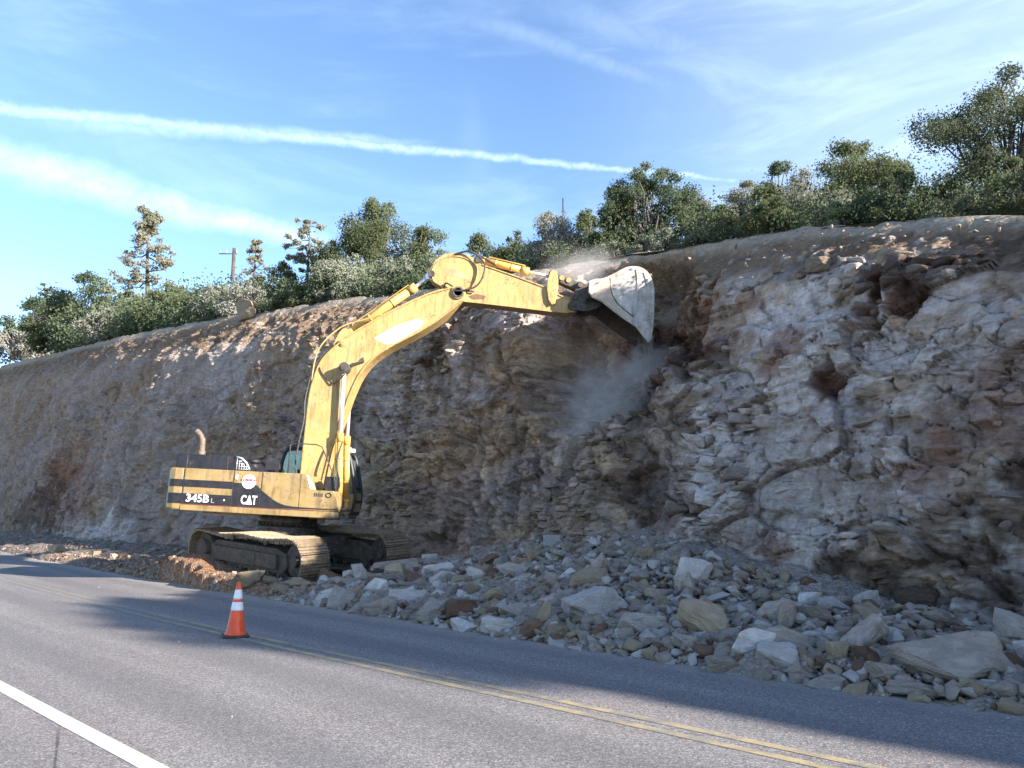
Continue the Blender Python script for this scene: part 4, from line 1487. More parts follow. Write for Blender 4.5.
def place_rock(me, x, y, sx, sy, sz, mat, rz=0, tx=0, ty=0, z=None, sink=.22):
    me2 = me
    o = bpy.data.objects.new('rock', me2)
    COL.objects.link(o)
    z0 = bank_z(x, y) if z is None else z
    o.location = (x, y, z0 + sz * (.5 - sink))
    o.rotation_euler = (tx, ty, rz)
    o.scale = (sx, sy, sz)
    if not me2.materials:
        me2.materials.append(mat)
    return o


# rocks one can pick out: x, y, width, height, depth factor, kind, turn, tilt, label
BIG = [
 (4.55, 8.80, 1.12, .60, .80, 'grey', 8, (-4, 3), 'biggest dark-sided boulder with flat pale top, beside the road edge near the earth hollow'),
 (4.17, 10.04, .66, .56, .7, 'grey', 40, (14, 34), 'tall leaning grey slab resting on the rubble behind the big boulder'),
 (3.42, 10.27, .86, .30, .65, 'grey', -12, (8, 10), 'long flat-topped grey boulder in front of an upright narrow slab'),
 (1.77, 11.71, .76, .34, .6, 'pale', -8, (-14, 8), 'broad white slab lying tilted in the middle of the rubble, palest of them'),
 (3.08, 14.23, .70, .50, .6, 'pale', 10, (-20, 25), 'white squarish boulder perched high on the rubble slope at the foot of the face'),
 (1.39, 14.94, .78, .38, .7, 'tan', -6, (0, 5), 'smooth tan boulder high on the slope with a flat slab jutting under it'),
 (1.33, 13.02, 1.25, .50, .7, 'pale', 4, (4, -4), 'widest chalk-smeared boulder half sunk in gravel above the white slab'),
 (2.61, 11.51, .84, .50, .7, 'tan', -28, (6, 26), 'big smooth tan-brown boulder leaning behind a round bluish one'),
 (2.88, 10.30, .66, .40, .7, 'pale', 12, (0, 8), 'bluish-white blocky boulder with a tan broken end near the road edge'),
 (2.26, 12.88, .32, .27, .8, 'tan', 20, (0, 0), 'small ochre block wedged below the grey slabs'),
 (3.04, 12.81, .68, .13, .5, 'pale', 14, (4, -14), 'thin pale shelf-like slab sticking out of the slope, upper of two'),
 (2.95, 12.21, .40, .22, .8, 'tan', 0, (0, 5), 'ochre yellow block tucked under the thin pale slabs'),
 (3.32, 12.37, .50, .11, .5, 'grey', 16, (0, -10), 'thin grey shelf-like slab just behind the thin pale one'),
 (3.63, 11.25, .30, .46, .5, 'grey', 0, (8, 12), 'narrow upright grey slab standing behind the long flat-topped boulder'),
 (4.07, 11.45, .58, .28, .7, 'grey', -10, (0, 4), 'mauve-grey rectangular block lying against the upright slab'),
 (3.90, 9.43, .30, .28, .8, 'brown', 0, (0, 20), 'rust brown block propping up the leaning slab'),
 (4.74, 10.24, .24, .20, .8, 'tan', 0, (0, 0), 'little ochre stone at the edge of the bare earth hollow'),
 (3.71, 9.69, .27, .27, .8, 'tan', 10, (0, 0), 'stubby tan stone between the long boulder and the leaning slab'),
 (3.91, 8.98, .46, .19, .8, 'grey', -16, (6, 14), 'flat grey wedge lying in front of the leaning slab'),
 (.47, 12.74, .34, .46, .6, 'tan', 10, (0, 14), 'egg-shaped tan stone standing on end at the road side'),
 (.66, 12.22, .44, .27, .8, 'tan', -10, (0, 0), 'low tan stone right on the road edge, outermost of the heap'),
 (.27, 12.58, .34, .36, .8, 'brown', 0, (10, 20), 'rust red broken block at the road edge beside the pale wedge'),
 (-.21, 13.05, .66, .30, .7, 'pale', -14, (-6, 14), 'pale wedge-shaped rock with a tan end on the road edge'),
 (-1.96, 15.87, .84, .27, .6, 'pale', 0, (-10, 2), 'long flat white slab lying on top of the rocks beside the excavator'),
 (-2.44, 15.65, .80, .34, .7, 'grey', 8, (10, -18), 'grey sloping slab below the long flat white one'),
 (-3.39, 16.63, .50, .46, .7, 'pale', 30, (20, 24), 'jagged pale blue-grey rock cluster block at the corner nearest the cone'),
 (-3.80, 17.20, .42, .40, .7, 'pale', -24, (-16, 30), 'shattered pale block leaning on the jagged one behind the cone'),
 (-2.80, 20.06, 1.30, .36, .6, 'grey', 6, (0, -6), 'long grey slab lying in front of the far track'),
 (-1.63, 18.52, .80, .32, .6, 'pale', 12, (0, -10), 'pale elongated slab just right of the far track'),
 (-.72, 16.76, .36, .44, .5, 'pale', 0, (6, -20), 'pale upright shard standing by itself in the grey gravel'),
 (-1.48, 17.24, .46, .34, .8, 'pale', 0, (0, 8), 'mauve-white cube-like block below the pale elongated slab'),
 (-3.35, 20.9, .72, .22, .5, 'brown', 36, (0, -46), 'brown plank-like slab propped steeply against the far track'),
 (-.84, 14.16, .70, .32, .8, 'brown', 0, (0, 0), 'dark brown blocky rock in the hollow behind the road edge stones'),
 (-1.40, 14.48, .56, .40, .8, 'grey', 18, (10, 12), 'buff grey leaning block beside a dark hollow'),
 (-5.76, 20.03, .46, .22, .8, 'tan', 30, (0, 16), 'orange-tan stone lying in the brown spoil below the near track'),
 (-5.09, 18.75, .66, .20, .7, 'tan', -10, (0, 10), 'flat tan stone at the road edge right behind the cone'),
 (-4.73, 18.78, .50, .34, .8, 'tan', 20, (0, 14), 'buff block between the near track and the road'),
 (2.49, 10.06, .46, .22, .8, 'grey', 0, (0, 5), 'low grey stone at the foot of the bluish-white blocky boulder'),
 (3.05, 9.80, .60, .34, .8, 'pale', -8, (0, 12), 'pale rounded boulder at the road edge next to the bluish-white one'),
 (4.05, 8.62, .62, .12, .6, 'grey', -4, (0, 4), 'thin grey flagstone on the road edge in front of the biggest boulder'),
 (3.35, 9.18, .46, .16, .7, 'pale', 0, (0, 0), 'flat pale stone lying at the road edge by the tan stub'),
 (5.15, 8.78, .42, .24, .8, 'brown', 0, (0, 0), 'red-brown rock peeping out behind the right end of the biggest boulder'),
 (.05, 13.60, .60, .26, .8, 'grey', 10, (0, 6), 'buff flat-topped rock behind the pale wedge'),
 (2.21, 10.86, .44, .22, .8, 'grey', -12, (0, 12), 'pointed pale grey wedge at the front of the heap'),
]
for i, (x, y, w, h, dk, kind, rz, (tx, ty), lab) in enumerate(BIG):
    me = rock_mesh(300 + i * 7, detail=3)
    r_ = place_rock(me, x, y, w * .88, w * dk * .88, h * 1.0, RM[kind], R(rz), R(tx), R(ty), sink=.20)
    setp(r_, lab, 'rock')

protos = {}
for k in RM:
    protos[k] = []
    for j in range(7):
        me = rock_mesh(1000 + 13 * j + 97 * list(RM).index(k), detail=1)
        me.materials.append(RM[k])
        protos[k].append(me)
GL = {('pale', 0): ('fist-sized pale stone lying loose in the rubble between road and rock face', 'fist-sized pale stones in the rubble'),
      ('grey', 0): ('fist-sized grey stone lying loose in the rubble between road and rock face', 'fist-sized grey stones in the rubble'),
      ('tan', 0): ('fist-sized tan stone lying loose in the rubble between road and rock face', 'fist-sized tan stones in the rubble'),
      ('brown', 0): ('fist-sized rusty brown stone lying loose in the rubble by the road', 'fist-sized brown stones in the rubble'),
      ('pale', 1): ('football-sized angular pale rock among many like it in the rubble', 'football-sized pale rocks in the rubble'),
      ('grey', 1): ('football-sized angular grey rock among many like it in the rubble', 'football-sized grey rocks in the rubble'),
      ('tan', 1): ('football-sized angular tan rock among many like it in the rubble', 'football-sized tan rocks in the rubble'),
      ('brown', 1): ('football-sized angular rusty brown rock among others in the rubble', 'football-sized brown rocks in the rubble')}
rnd = random.Random(11)
placed = [(b[0], b[1], b[2] * .45) for b in BIG]
count = 0
tries = 0
while count < 252 and tries < 9000:
    tries += 1
    s = rnd.uniform(-24.5, -1.4) if rnd.random() > .10 else rnd.uniform(-40, -24)
    Q, e, b = float(q(s)), float(np.interp(s, *ED)), float(baseN(s))
    k = rnd.random() ** 1.15
    n = Q + e + .08 + (b - Q - e) * k * .95
    x, y = SN(s, n)
    if math.hypot((x + 6.3) / 3.4, (y - 23.2) / 2.4) < 1.0:
        continue
    if s < -17 and rnd.random() > .45:
        continue
    size = .15 + .42 * rnd.random() ** 1.8 + (.06 if k < .35 else 0)
    if s < -24:
        size *= .9
    if any(math.hypot(x - px, y - py) < (pr + size * .42) for px, py, pr in placed):
        continue
    placed.append((x, y, size * .42))
    kind = rnd.choices(['pale', 'grey', 'tan', 'brown'], [.34, .42, .16, .08] if s > -17 else [.12, .25, .38, .25])[0]
    me = rnd.choice(protos[kind])
    o = place_rock(me, x, y, size * rnd.uniform(.9, 1.35), size * rnd.uniform(.7, 1.1), size * rnd.uniform(.35, .85), None, rnd.uniform(0, 6.3), R(rnd.uniform(-24, 24)), R(rnd.uniform(-24, 24)), sink=.18)
    lab, grp = GL[(kind, 0 if size < .24 else 1)]
    setp(o, lab, 'rock', grp)
    count += 1


def scatter(name, N, seed, smin, smax, fn, mats, label, cat):
    """thousands of chips too many to count, one mesh"""
    r = np.random.default_rng(seed)
    base = []
    for j in range(6):
        me = rock_mesh(2000 + j + seed, detail=0)
        co = np.empty(len(me.vertices) * 3, np.float32)
        me.vertices.foreach_get('co', co)
        fc = [list(p.vertices) for p in me.polygons]
        tri = [f for f in fc if len(f) == 3]
        base.append((co.reshape(-1, 3), np.array(tri)))
        bpy.data.meshes.remove(me)
    V, F, Mi, off = [], [], [], 0
    for i in range(N):
        P = fn(r)
        if P is None:
            continue
        x, y, z = P
        size = smin + (smax - smin) * r.random() ** 2.5
        co, tri = base[r.integers(6)]
        E_ = Matrix.Rotation(r.uniform(0, 6.28), 3, 'Z') @ Matrix.Rotation(r.uniform(-.7, .7), 3, 'X') @ Matrix.Rotation(r.uniform(-.7, .7), 3, 'Y')
        A = np.array(E_)
        sc = np.array([r.uniform(.8, 1.4), r.uniform(.6, 1.0), r.uniform(.3, .8)]) * size
        V.append((co * sc) @ A.T + np.array([x, y, z + size * .12]))
        F.append(tri + off)
        Mi.append(np.full(len(tri), r.choice(len(mats), p=[m_[1] for m_ in mats])))
        off += len(co)
    o = mesh_np(name, np.concatenate(V), np.concatenate(F), mat=mats[0][0])
    for m_ in mats[1:]:
        o.data.materials.append(m_[0])
    o.data.polygons.foreach_set('material_index', np.concatenate(Mi).astype(np.int32))
    setp(o, label, cat, kind='stuff')
    return o


def f_bank(r):
    s = -17.2 * r.random() ** .85 + .5
    Q, e, b = float(q(s)), float(np.interp(s, *ED)), float(baseN(s))
    k = 1.04 * r.random()
    if k > .55 and r.random() < (.25 if s < -9 else .6):
        return None
    n = Q + e - .02 + (b - Q - e + .1) * k
    x, y = SN(s, n)
    if math.hypot((x + 6.3) / 2.9, (y - 23.2) / 2.0) < 1.0:
        return None
    return x, y, bank_z(x, y)


scatter('rubble', 12500, 5, .03, .27, f_bank, [(RM['grey'], .46), (RM['pale'], .20), (RM['tan'], .24), (RM['brown'], .10)], 'loose chips of grey and pale stone covering the bank', 'rubble')


def f_spoil(r):
    s = r.uniform(-31, -16) if r.random() < .75 else r.uniform(-62, -30)
    Q, e, b = float(q(s)), float(np.interp(s, *ED)), float(baseN(s))
    n = Q + e - .02 + (b - Q - e) * r.random()
    x, y = SN(s, n)
    if math.hypot((x + 6.3) / 2.9, (y - 23.2) / 2.0) < 1.0:
        return None
    return x, y, bank_z(x, y)


scatter('spoil', 5200, 25, .03, .17, f_spoil, [(RM['brown'], .5), (RM['tan'], .34), (RM['grey'], .16)], 'brown clods and stones lying in the orange dirt round the excavator', 'spoil')


def f_edge(r):
    s = r.uniform(-50, 1)
    Q, e = float(q(s)), float(np.interp(s, *ED))
    n = Q + e - abs(r.normal(0, .22)) + .05
    if r.random() < .06:
        n = Q + r.uniform(-5, 2.6)
    x, y = SN(s, n)
    return x, y, .002


scatter('gravel', 1500, 8, .010, .036, f_edge, [(RM['grey'], .45), (RM['pale'], .4), (RM['tan'], .15)], 'fine grit and chips strewn over the asphalt beside the rubble', 'gravel')


def f_rim(r):
    s = r.uniform(-70, 0)
    t = .80 + .2 * r.random()
    n, z = prof(np.array([s]), np.array([t]))
    x, y = SN(s, float(n[0]) - .05)
    return x, y, float(z[0]) - .02


scatter('loose_stones', 800, 15, .03, .12, f_rim, [(RM['tan'], .5), (RM['grey'], .35), (RM['pale'], .15)], 'loose stones caught in the soil along the top of the cutting', 'stones')

# ------------------------------------------------------------------ vegetation
def leaf_mat(name, a, b, c):
    def f(t):
        at = t.n('ShaderNodeAttribute', attribute_name='clump').outputs['Fac']
        tc = t.n('ShaderNodeTexCoord').outputs['Object']
        n = t.noise(tc, 2.2, 3, .6)
        col = t.mix(t.step(at, .1, .9), a, b)
        col = t.mix(t.step(n, .48, .72, 0, .8), col, c)
        d = t.n('ShaderNodeBsdfDiffuse', {'Color': col, 'Roughness': .6})
        tr = t.n('ShaderNodeBsdfTranslucent', {'Color': t.mix(.5, col, (.20, .23, .09))})
        m_ = t.n('ShaderNodeMixShader', {0: .36, 1: d.outputs[0], 2: tr.outputs[0]})
        t.n('ShaderNodeOutputMaterial', {0: m_.outputs[0]})
    return surf_mat(name, f)


LM = {'juniper': leaf_mat('juniper_foliage', (0.080, 0.108, 0.066), (0.145, 0.175, 0.105), (0.120, 0.150, 0.090)),
      'oak': leaf_mat('scrub_oak_foliage', (0.090, 0.112, 0.060), (0.158, 0.182, 0.100), (0.195, 0.200, 0.115)),
      'sage': leaf_mat('sage_green_foliage', (0.219, 0.244, 0.187), (0.329, 0.340, 0.272), (0.276, 0.295, 0.219)),
      'greyshrub': leaf_mat('dusty_grey_foliage', (0.247, 0.241, 0.197), (0.340, 0.340, 0.307), (0.297, 0.285, 0.234)),
      'pine': leaf_mat('dusty_pine_needles', (0.221, 0.221, 0.164), (0.340, 0.327, 0.257), (0.285, 0.265, 0.196)),
      'dark': leaf_mat('dark_evergreen_foliage', (0.076, 0.095, 0.068), (0.130, 0.152, 0.101), (0.162, 0.175, 0.118)),
      'bright': leaf_mat('fresh_green_foliage', (0.227, 0.303, 0.138), (0.340, 0.340, 0.223), (0.294, 0.340, 0.180))}
M_BARK = simple('grey_bark', (.10, .082, .070), .9, 0, .3, 4, 0, bump=.6, bscale=14)
M_TWIG = simple('pale_dry_twig', (.27, .235, .20), .9, 0, .25, 4)
M_SNAG = simple('weathered_dead_wood', (.11, .09, .085), .9, 0, .3, 4)


def leaves(cent, rad, per, ls, rng, squash=.75, shell=.55):
    """leaf-sized faces spread through clumps; returns verts, quads, clump value per vertex"""
    idx = np.repeat(np.arange(len(cent)), per)
    n = len(idx)
    d = rng.normal(size=(n, 3))
    d /= np.linalg.norm(d, axis=1)[:, None]
    rr = (shell + (1 - shell) * rng.random(n)) ** .7 * (1 + .22 * rng.normal(size=n))
    d[:, 2] *= squash
    P = cent[idx] + d * (rad[idx] * rr)[:, None]
    # orientation: loosely facing outward
    nrm = d + rng.normal(size=(n, 3)) * .75
    nrm /= np.linalg.norm(nrm, axis=1)[:, None] + 1e-9
    u = np.cross(nrm, rng.normal(size=(n, 3)))
    u /= np.linalg.norm(u, axis=1)[:, None] + 1e-9
    v = np.cross(nrm, u)
    L = ls * (.6 + .8 * rng.random(n))[:, None]
    Wd = L * (.42 + .25 * rng.random(n))[:, None]
    bend = nrm * L * .25
    V = np.stack([P - u * L * .5 - bend, P + v * Wd * .5, P + u * L * .5 - bend, P - v * Wd * .5], 1).reshape(-1, 3)
    F = np.arange(n * 4).reshape(-1, 4)
    cl = np.repeat(rng.random(len(cent))[idx] * .8 + rng.random(n) * .2, 4)
    return V, F, cl


def crown_mesh(name, V, F, cl, mat, parent):
    o = mesh_np(name, V, F, mat=mat, parent=parent)
    at = o.data.attributes.new('clump', 'FLOAT', 'POINT')
    at.data.foreach_set('value', cl.astype(np.float32))
    return o


def limb(mb, a, b, r0, r1, rng, sag=.12, k=6):
    a, b = Vector(a), Vector(b)
    L = (b - a).length
    pts = [a]
    for t in (.33, .66):
        p = a.lerp(b, t) + Vector(rng.normal(size=3) * L * .06)
        p.z += math.sin(t * math.pi) * -sag * L
        pts.append(p)
    pts.append(b)
    rs = np.linspace(r0, r1, len(pts))
    mb.tube(pts, list(rs), k, False)


def make_tree(kind, x, y, z, h, w, label, cat, name, group=None, seed=1, dens=1.0):
    rng = np.random.default_rng(seed)
    if kind == 'darktree':
        x, y, w, dens = x + .35, y - .2, w * 1.3, 1.5
        h *= .94
    dist = math.hypot(x, y)
    px = dist / 820
    T = empty(name, (x, y, z))
    setp(T, label, cat, group)
    ls = max(.036, 2.35 * px)
    mat = LM.get(kind, LM['oak'])
    if kind in ('slimpine',):
        mat = LM['pine']
    if kind in ('darktree', 'openjuniper'):
        mat = LM['dark'] if kind == 'darktree' else LM['juniper']
    tb = MB()
    bark = M_BARK
    cent, rad = [], []
    if kind in ('pine', 'slimpine'):
        tr = .022 * h
        tb.tube([(0, 0, -.3), (rng.normal() * .02 * h, 0, .35 * h), (rng.normal() * .02 * h, 0, .7 * h), (0, 0, .98 * h)], [tr, tr * .8, tr * .5, tr * .12], 8, False)
        start = .50 if kind == 'slimpine' else .30
        levels = 8 if kind == 'pine' else 6
        for i in range(levels):
            t = start + (.97 - start) * i / (levels - 1)
            spread = w * .5 * (1.0 - ((t - start) / (1 - start)) ** 1.5 * .78) * rng.uniform(.62, 1.12)
            if kind == 'slimpine':
                spread = w * .5 * (.55 + .5 * math.sin((t - start) / (1 - start) * math.pi)) * rng.uniform(.7, 1.1)
            nb = rng.integers(3, 6)
            a0 = rng.uniform(0, 6.28)
            for j in range(nb):
                if rng.random() < .12:
                    continue
                a = a0 + j * 6.28 / nb + rng.normal() * .45
                L = spread * rng.uniform(.55, 1.4)
                z0 = (t + rng.normal() * .018) * h
                e = Vector((math.cos(a) * L, math.sin(a) * L, z0 + L * rng.uniform(-.10, .28)))
                limb(tb, (0, 0, z0), e, tr * .30, tr * .07, rng, .05, 5)
                for q_ in (.45, .62, .78, .92, 1.04):
                    if rng.random() < .22:
                        continue
                    c = Vector((0, 0, z0)).lerp(e, q_) + Vector(rng.normal(size=3)) * L * .10
                    cent.append((c.x, c.y, c.z + .012 * h))
                    rad.append((.13 + .10 * rng.random()) * (.35 * w) + .008 * h)
        for k_ in range(4):
            cent.append((rng.normal() * .02 * h, rng.normal() * .02 * h, h * (.90 + .025 * k_))); rad.append(.016 * h)
        squash = .62
    elif kind == 'snag':
        tr = .018 * h
        tb.tube([(0, 0, -.3), (.02 * h, 0, .5 * h), (0, 0, h)], [tr, tr * .7, tr * .15], 7, False)
        for i in range(26):
            t = rng.uniform(.3, .98)
            a = rng.uniform(0, 6.28)
            L = w * .5 * (1.15 - t * .7) * rng.uniform(.5, 1.1)
            e = (math.cos(a) * L, math.sin(a) * L, t * h + L * rng.uniform(.0, .35))
            limb(tb, (0, 0, t * h), e, tr * .3, tr * .1, rng, -.08, 5)
            for _ in range(3):
                e2 = Vector(e) + Vector(rng.normal(size=3)) * L * .25
                limb(tb, Vector((0, 0, t * h)).lerp(Vector(e), rng.uniform(.5, .9)), e2, tr * .14, tr * .06, rng, 0, 4)
            if rng.random() < .35:
                cent.append(e); rad.append(.03 * h)
        bark = M_SNAG
        mat = LM['dark']
        squash = .6
        cent.append((0, 0, .25 * h)); rad.append(.1 * h)
    else:
        open_ = kind in ('openjuniper', 'darktree')
        tr = .030 * h if h > 2 else .035
        nc = int(26 + 16 * rng.random()) if h > 2.2 else 18
        if open_:
            nc = 58
        base_h = .30 * h if open_ else (.12 * h if h > 2.2 else .05 * h)
        for i in range(nc):
            for _ in range(60):
                d = rng.uniform(-1, 1, 3)
                tt = (d[2] + 1) / 2
                # width profile: irregular, widest below the middle
                pw = (1 - max(0, tt - .35) ** 1.6 * 1.45) * (.62 + .38 * min(1, tt / .3))
                ang = math.atan2(d[1], d[0])
                pw *= 1 + .22 * math.sin(ang * 2 + seed) + .14 * math.sin(ang * 3 + tt * 5 + seed * 2.2)
                r_ = math.hypot(d[0], d[1])
                if r_ < pw and (r_ > pw * .30 or tt > .55):
                    break
            cent.append((d[0] * w * .47, d[1] * w * .47, base_h + (h - base_h) * tt * .97))
            rad.append((.155 if open_ else .19) * math.sqrt(w * h) * rng.uniform(.55, 1.15) * (1 - .35 * tt))
        # a few leaders poking from the top
        for i in range(4):
            a = rng.uniform(0, 6.28)
            cent.append((math.cos(a) * w * .16 * rng.random(), math.sin(a) * w * .16, h * rng.uniform(.86, .97)))
            rad.append(.07 * math.sqrt(w * h))
        nstem = 4 if open_ else 3
        for i in range(nstem):
            a = rng.uniform(0, 6.28)
            top = (math.cos(a) * w * .16, math.sin(a) * w * .16, h * rng.uniform(.55, .8))
            limb(tb, (math.cos(a) * tr, math.sin(a) * tr, -.25), top, tr, tr * .3, rng, 0, 7)
        order = rng.permutation(len(cent))[:(34 if open_ else 16)]
        for i in order:
            c = cent[i]
            f_ = rng.uniform(.25, .6)
            limb(tb, (c[0] * .15, c[1] * .15, max(.05, c[2] * f_)), c, tr * .42, tr * .10, rng, -.05, 5)
        if kind == 'greyshrub':
            bark = M_TWIG
            for i in range(90):
                a, b2 = rng.uniform(0, 6.28), rng.uniform(.1, .9)
                e = (math.cos(a) * w * .5 * b2, math.sin(a) * w * .5 * b2, h * (1.06 - .55 * b2 ** 2) * rng.uniform(.6, 1.0))
                limb(tb, (e[0] * .3, e[1] * .3, e[2] * .3), e, max(.008, .5 * px), max(.004, .22 * px), rng, -.1, 3)
        squash = .78
    cent, rad = np.array(cent), np.array(rad)
    area = (w / px) * (h / px)
    if kind in ('pine', 'slimpine'):
        total = 1.25 * area / 2.3
    elif kind == 'snag':
        total = .10 * area
    elif kind == 'greyshrub':
        total = 1.15 * area
    elif kind in ('openjuniper', 'darktree'):
        total = 1.8 * area
    else:
        total = 2.1 * area
    total = max(500, min(36000, 1.5 * total * dens))
    per = np.maximum(6, (rad ** 2 / (rad ** 2).sum() * total).astype(int))
    V, F, cl = leaves(cent, rad, per, ls, rng, squash, .35)
    tb.build('trunk', bark, T)
    crown_mesh('crown', V, F, cl, mat, T)
    return T


TREES = [
 ('juniper', -76.33, 128.73, 25.61, 10.67, 7.98, 'pale green rounded tree at the left edge of the photo'),
 ('snag', -68.77, 116.97, 23.76, 11.95, 5.22, 'bare dark dead tree with thin branches, behind the left-hand junipers'),
 ('juniper', -48.32, 90.47, 19.64, 8.98, 10.68, 'large full mid-green juniper left of the tall pine'),
 ('greyshrub', -33.89, 67.37, 16.04, 3.11, 4.19, "dusty grey-green shrub in front of the large left juniper's right side"),
 ('pine', -36.38, 78.63, 17.86, 13.9, 7.63, 'tallest pine, straight trunk with separate layered branches against the sky'),
 ('oak', -37.44, 78.39, 17.8, 5.81, 4.29, "dark green oak just left of the tall pine's trunk"),
 ('oak', -25.27, 58.92, 14.78, 3.87, 4.11, 'bushy green oak just right of the tall pine'),
 ('juniper', -21.63, 54.51, 14.12, 2.84, 2.72, 'small juniper between the tall pine and the power pole'),
 ('greyshrub', -17.96, 48.57, 13.21, 2.36, 3.03, 'pale grey shrub left of the sunlit crag on the rim'),
 ('greyshrub', -14.42, 43.63, 12.48, 2.02, 3.49, 'twiggy straw-grey shrub right above the sunlit crag on the rim'),
 ('pine', -18.47, 56.94, 14.58, 6.94, 2.42, 'loose thin-crowned pine just right of the power pole'),
 ('juniper', -13.23, 46.4, 12.96, 3.57, 2.44, 'dark round juniper between the two slender pines'),
 ('slimpine', -12.0, 46.59, 13.02, 5.85, 2.68, 'slender pine with bare trunk and tufted top left of the big yellowish oak'),
 ('oak', -10.61, 39.95, 11.96, 1.16, 2.5, 'low green scrub oak at the foot of the slender bare-trunked pine'),
 ('sage', -8.35, 39.17, 11.91, 1.91, 3.05, 'large sage-green bush left below the big yellowish oak'),
 ('oak', -7.8, 43.9, 12.67, 6.51, 5.06, "biggest yellowish-green oak behind the excavator's boom"),
 ('oak', -4.78, 42.4, 12.51, 4.99, 2.97, 'smaller olive oak to the right of the big yellowish one'),
 ('sage', -7.65, 39.6, 12.0, 2.69, 3.48, 'sage-green bush under the left half of the big yellowish oak'),
 ('sage', -5.24, 36.61, 11.54, 2.07, 3.49, 'sage-green bush under the right half of the big yellowish oak'),
 ('sage', -3.39, 35.54, 11.36, 2.19, 2.68, 'sage-green bush directly behind the top of the boom'),
 ('oak', -1.5, 35.14, 11.33, 2.73, 2.38, "green oak behind the excavator's arm, left of the grey twiggy shrub"),
 ('oak', 0.17, 33.6, 11.15, 2.55, 2.2, 'low green oak touching the left side of the grey twiggy shrub by the mast'),
 ('greyshrub', 1.59, 29.35, 10.54, 2.48, 2.3, 'tall pale grey twiggy shrub in front of the thin mast'),
 ('oak', 3.21, 33.53, 11.24, 3.61, 1.77, 'yellowish oak peeping out right behind the grey twiggy shrub'),
 ('juniper', 3.61, 30.49, 10.78, 2.31, 1.69, 'dark green juniper between the grey twiggy shrub and the open-crowned tree'),
 ('openjuniper', 4.8, 27.53, 10.39, 3.61, 3.27, 'open-crowned juniper with visible limbs standing above the bucket'),
 ('sage', 3.59, 26.78, 10.23, 0.71, 1.69, 'small low bush at the rim left below the open-crowned juniper'),
 ('sage', 5.0, 25.28, 10.03, 0.8, 2.56, 'wide low green bush at the foot of the open-crowned juniper'),
 ('greyshrub', 6.63, 27.57, 10.46, 2.54, 1.39, 'greyish thin shrub right of the open-crowned juniper'),
 ('oak', 6.52, 24.51, 9.84, 1.5, 1.55, 'dark bushy oak right of the open-crowned juniper, in the dip of the tree line'),
 ('greyshrub', 7.5, 25.31, 9.99, 2.58, 1.35, 'tan-grey pointed shrub at the start of the dense wood'),
 ('juniper', 8.75, 25.98, 10.1, 3.46, 1.45, 'dark juniper with two small spires'),
 ('greyshrub', 8.28, 22.18, 9.28, 2.35, 1.86, 'broad dusty grey-green shrub right of the two-spired juniper'),
 ('oak', 7.11, 21.7, 9.22, 1.49, 1.93, 'green oak bush on the rim below the two-spired juniper'),
 ('oak', 10.31, 23.22, 9.44, 3.71, 2.83, 'large rounded mid-green oak with the second highest top of the wood at right'),
 ('bright', 7.71, 18.34, 8.36, 0.73, 0.98, 'small bright green bush on the rim under the large rounded oak'),
 ('juniper', 9.15, 18.54, 8.29, 1.63, 1.79, 'dark green juniper sloping down right of the large rounded oak'),
 ('oak', 9.1, 16.94, 7.85, 0.95, 1.51, 'low oak bush in the gap left of the tallest dark tree'),
 ('darktree', 10.29, 16.86, 7.7, 3.73, 2.66, 'tallest dark evergreen with ragged open crown near the right edge'),
 ('sage', 9.22, 16.08, 7.59, 0.95, 1.23, 'yellowish sage bush in front of the tallest dark evergreen'),
 ('juniper', 9.56, 14.71, 7.14, 1.54, 1.5, 'dark juniper at the right edge of the photo'),
 ('oak', 8.26, 17.24, 8.02, 0.58, 1.19, 'small oak bush on the rim between the large rounded oak and the gap'),
 ('oak', -51.15, 91.1, 19.7, 3.92, 6.79, 'small oak in front of the bare dead tree'),
 ('greyshrub', -74.63, 122.32, 24.56, 6.06, 9.1, 'greyish bush at the far left, before the rounded pale tree'),
 ('oak', -10.21, 44.83, 12.77, 4.56, 2.02, 'narrow oak behind the slender bare-trunked pine'),
 ('oak', -2.38, 33.23, 11.01, 1.33, 2.09, 'low oak bush right behind the boom tip'),
]

NM = {'juniper': ('juniper_tree', 'tree'), 'oak': ('oak_tree', 'tree'), 'sage': ('sagebrush', 'shrub'), 'greyshrub': ('shrub', 'shrub'), 'pine': ('pine_tree', 'pine tree'), 'slimpine': ('pine_tree', 'pine tree'),
      'snag': ('dead_tree', 'dead tree'), 'openjuniper': ('juniper_tree', 'tree'), 'darktree': ('juniper_tree', 'tree'), 'bright': ('shrub', 'shrub')}
for i, (kind, x, y, z, h, w, lab) in enumerate(TREES):
    nm, cat = NM[kind]
    if h < 1.6 and nm == 'oak_tree':
        nm, cat = 'scrub_oak', 'shrub'
    make_tree(kind, x, y, z, h, w * (1.2 if kind in ('oak', 'sage', 'juniper', 'greyshrub') else 1.05), lab, cat, nm, seed=40 + i)
# the same wood goes on beyond the right of the picture, along the bend
rnd = random.Random(3)
for i in range(24):
    s = 2.5 + i * 1.65 + rnd.uniform(-.6, .6)
    n = float(rimN(s)) + rnd.uniform(.9, 3.2)
    x, y = SN(s, n)
    k = rnd.choice(['juniper', 'oak', 'greyshrub', 'openjuniper'])
    make_tree(k, x, y, float(plateau(s, n)), (rnd.uniform(1.2, 2.0) if s < 13 else rnd.uniform(1.6, 2.8) if s < 21 else rnd.uniform(2.6, 4.2) if s < 30 else rnd.uniform(2.2, 3.8)), rnd.uniform(2.0, 3.4), 'tree of the wood on the cutting beyond the right end of the picture', 'tree', 'oak_tree',
              'trees along the bend outside the picture', seed=500 + i, dens=.8)

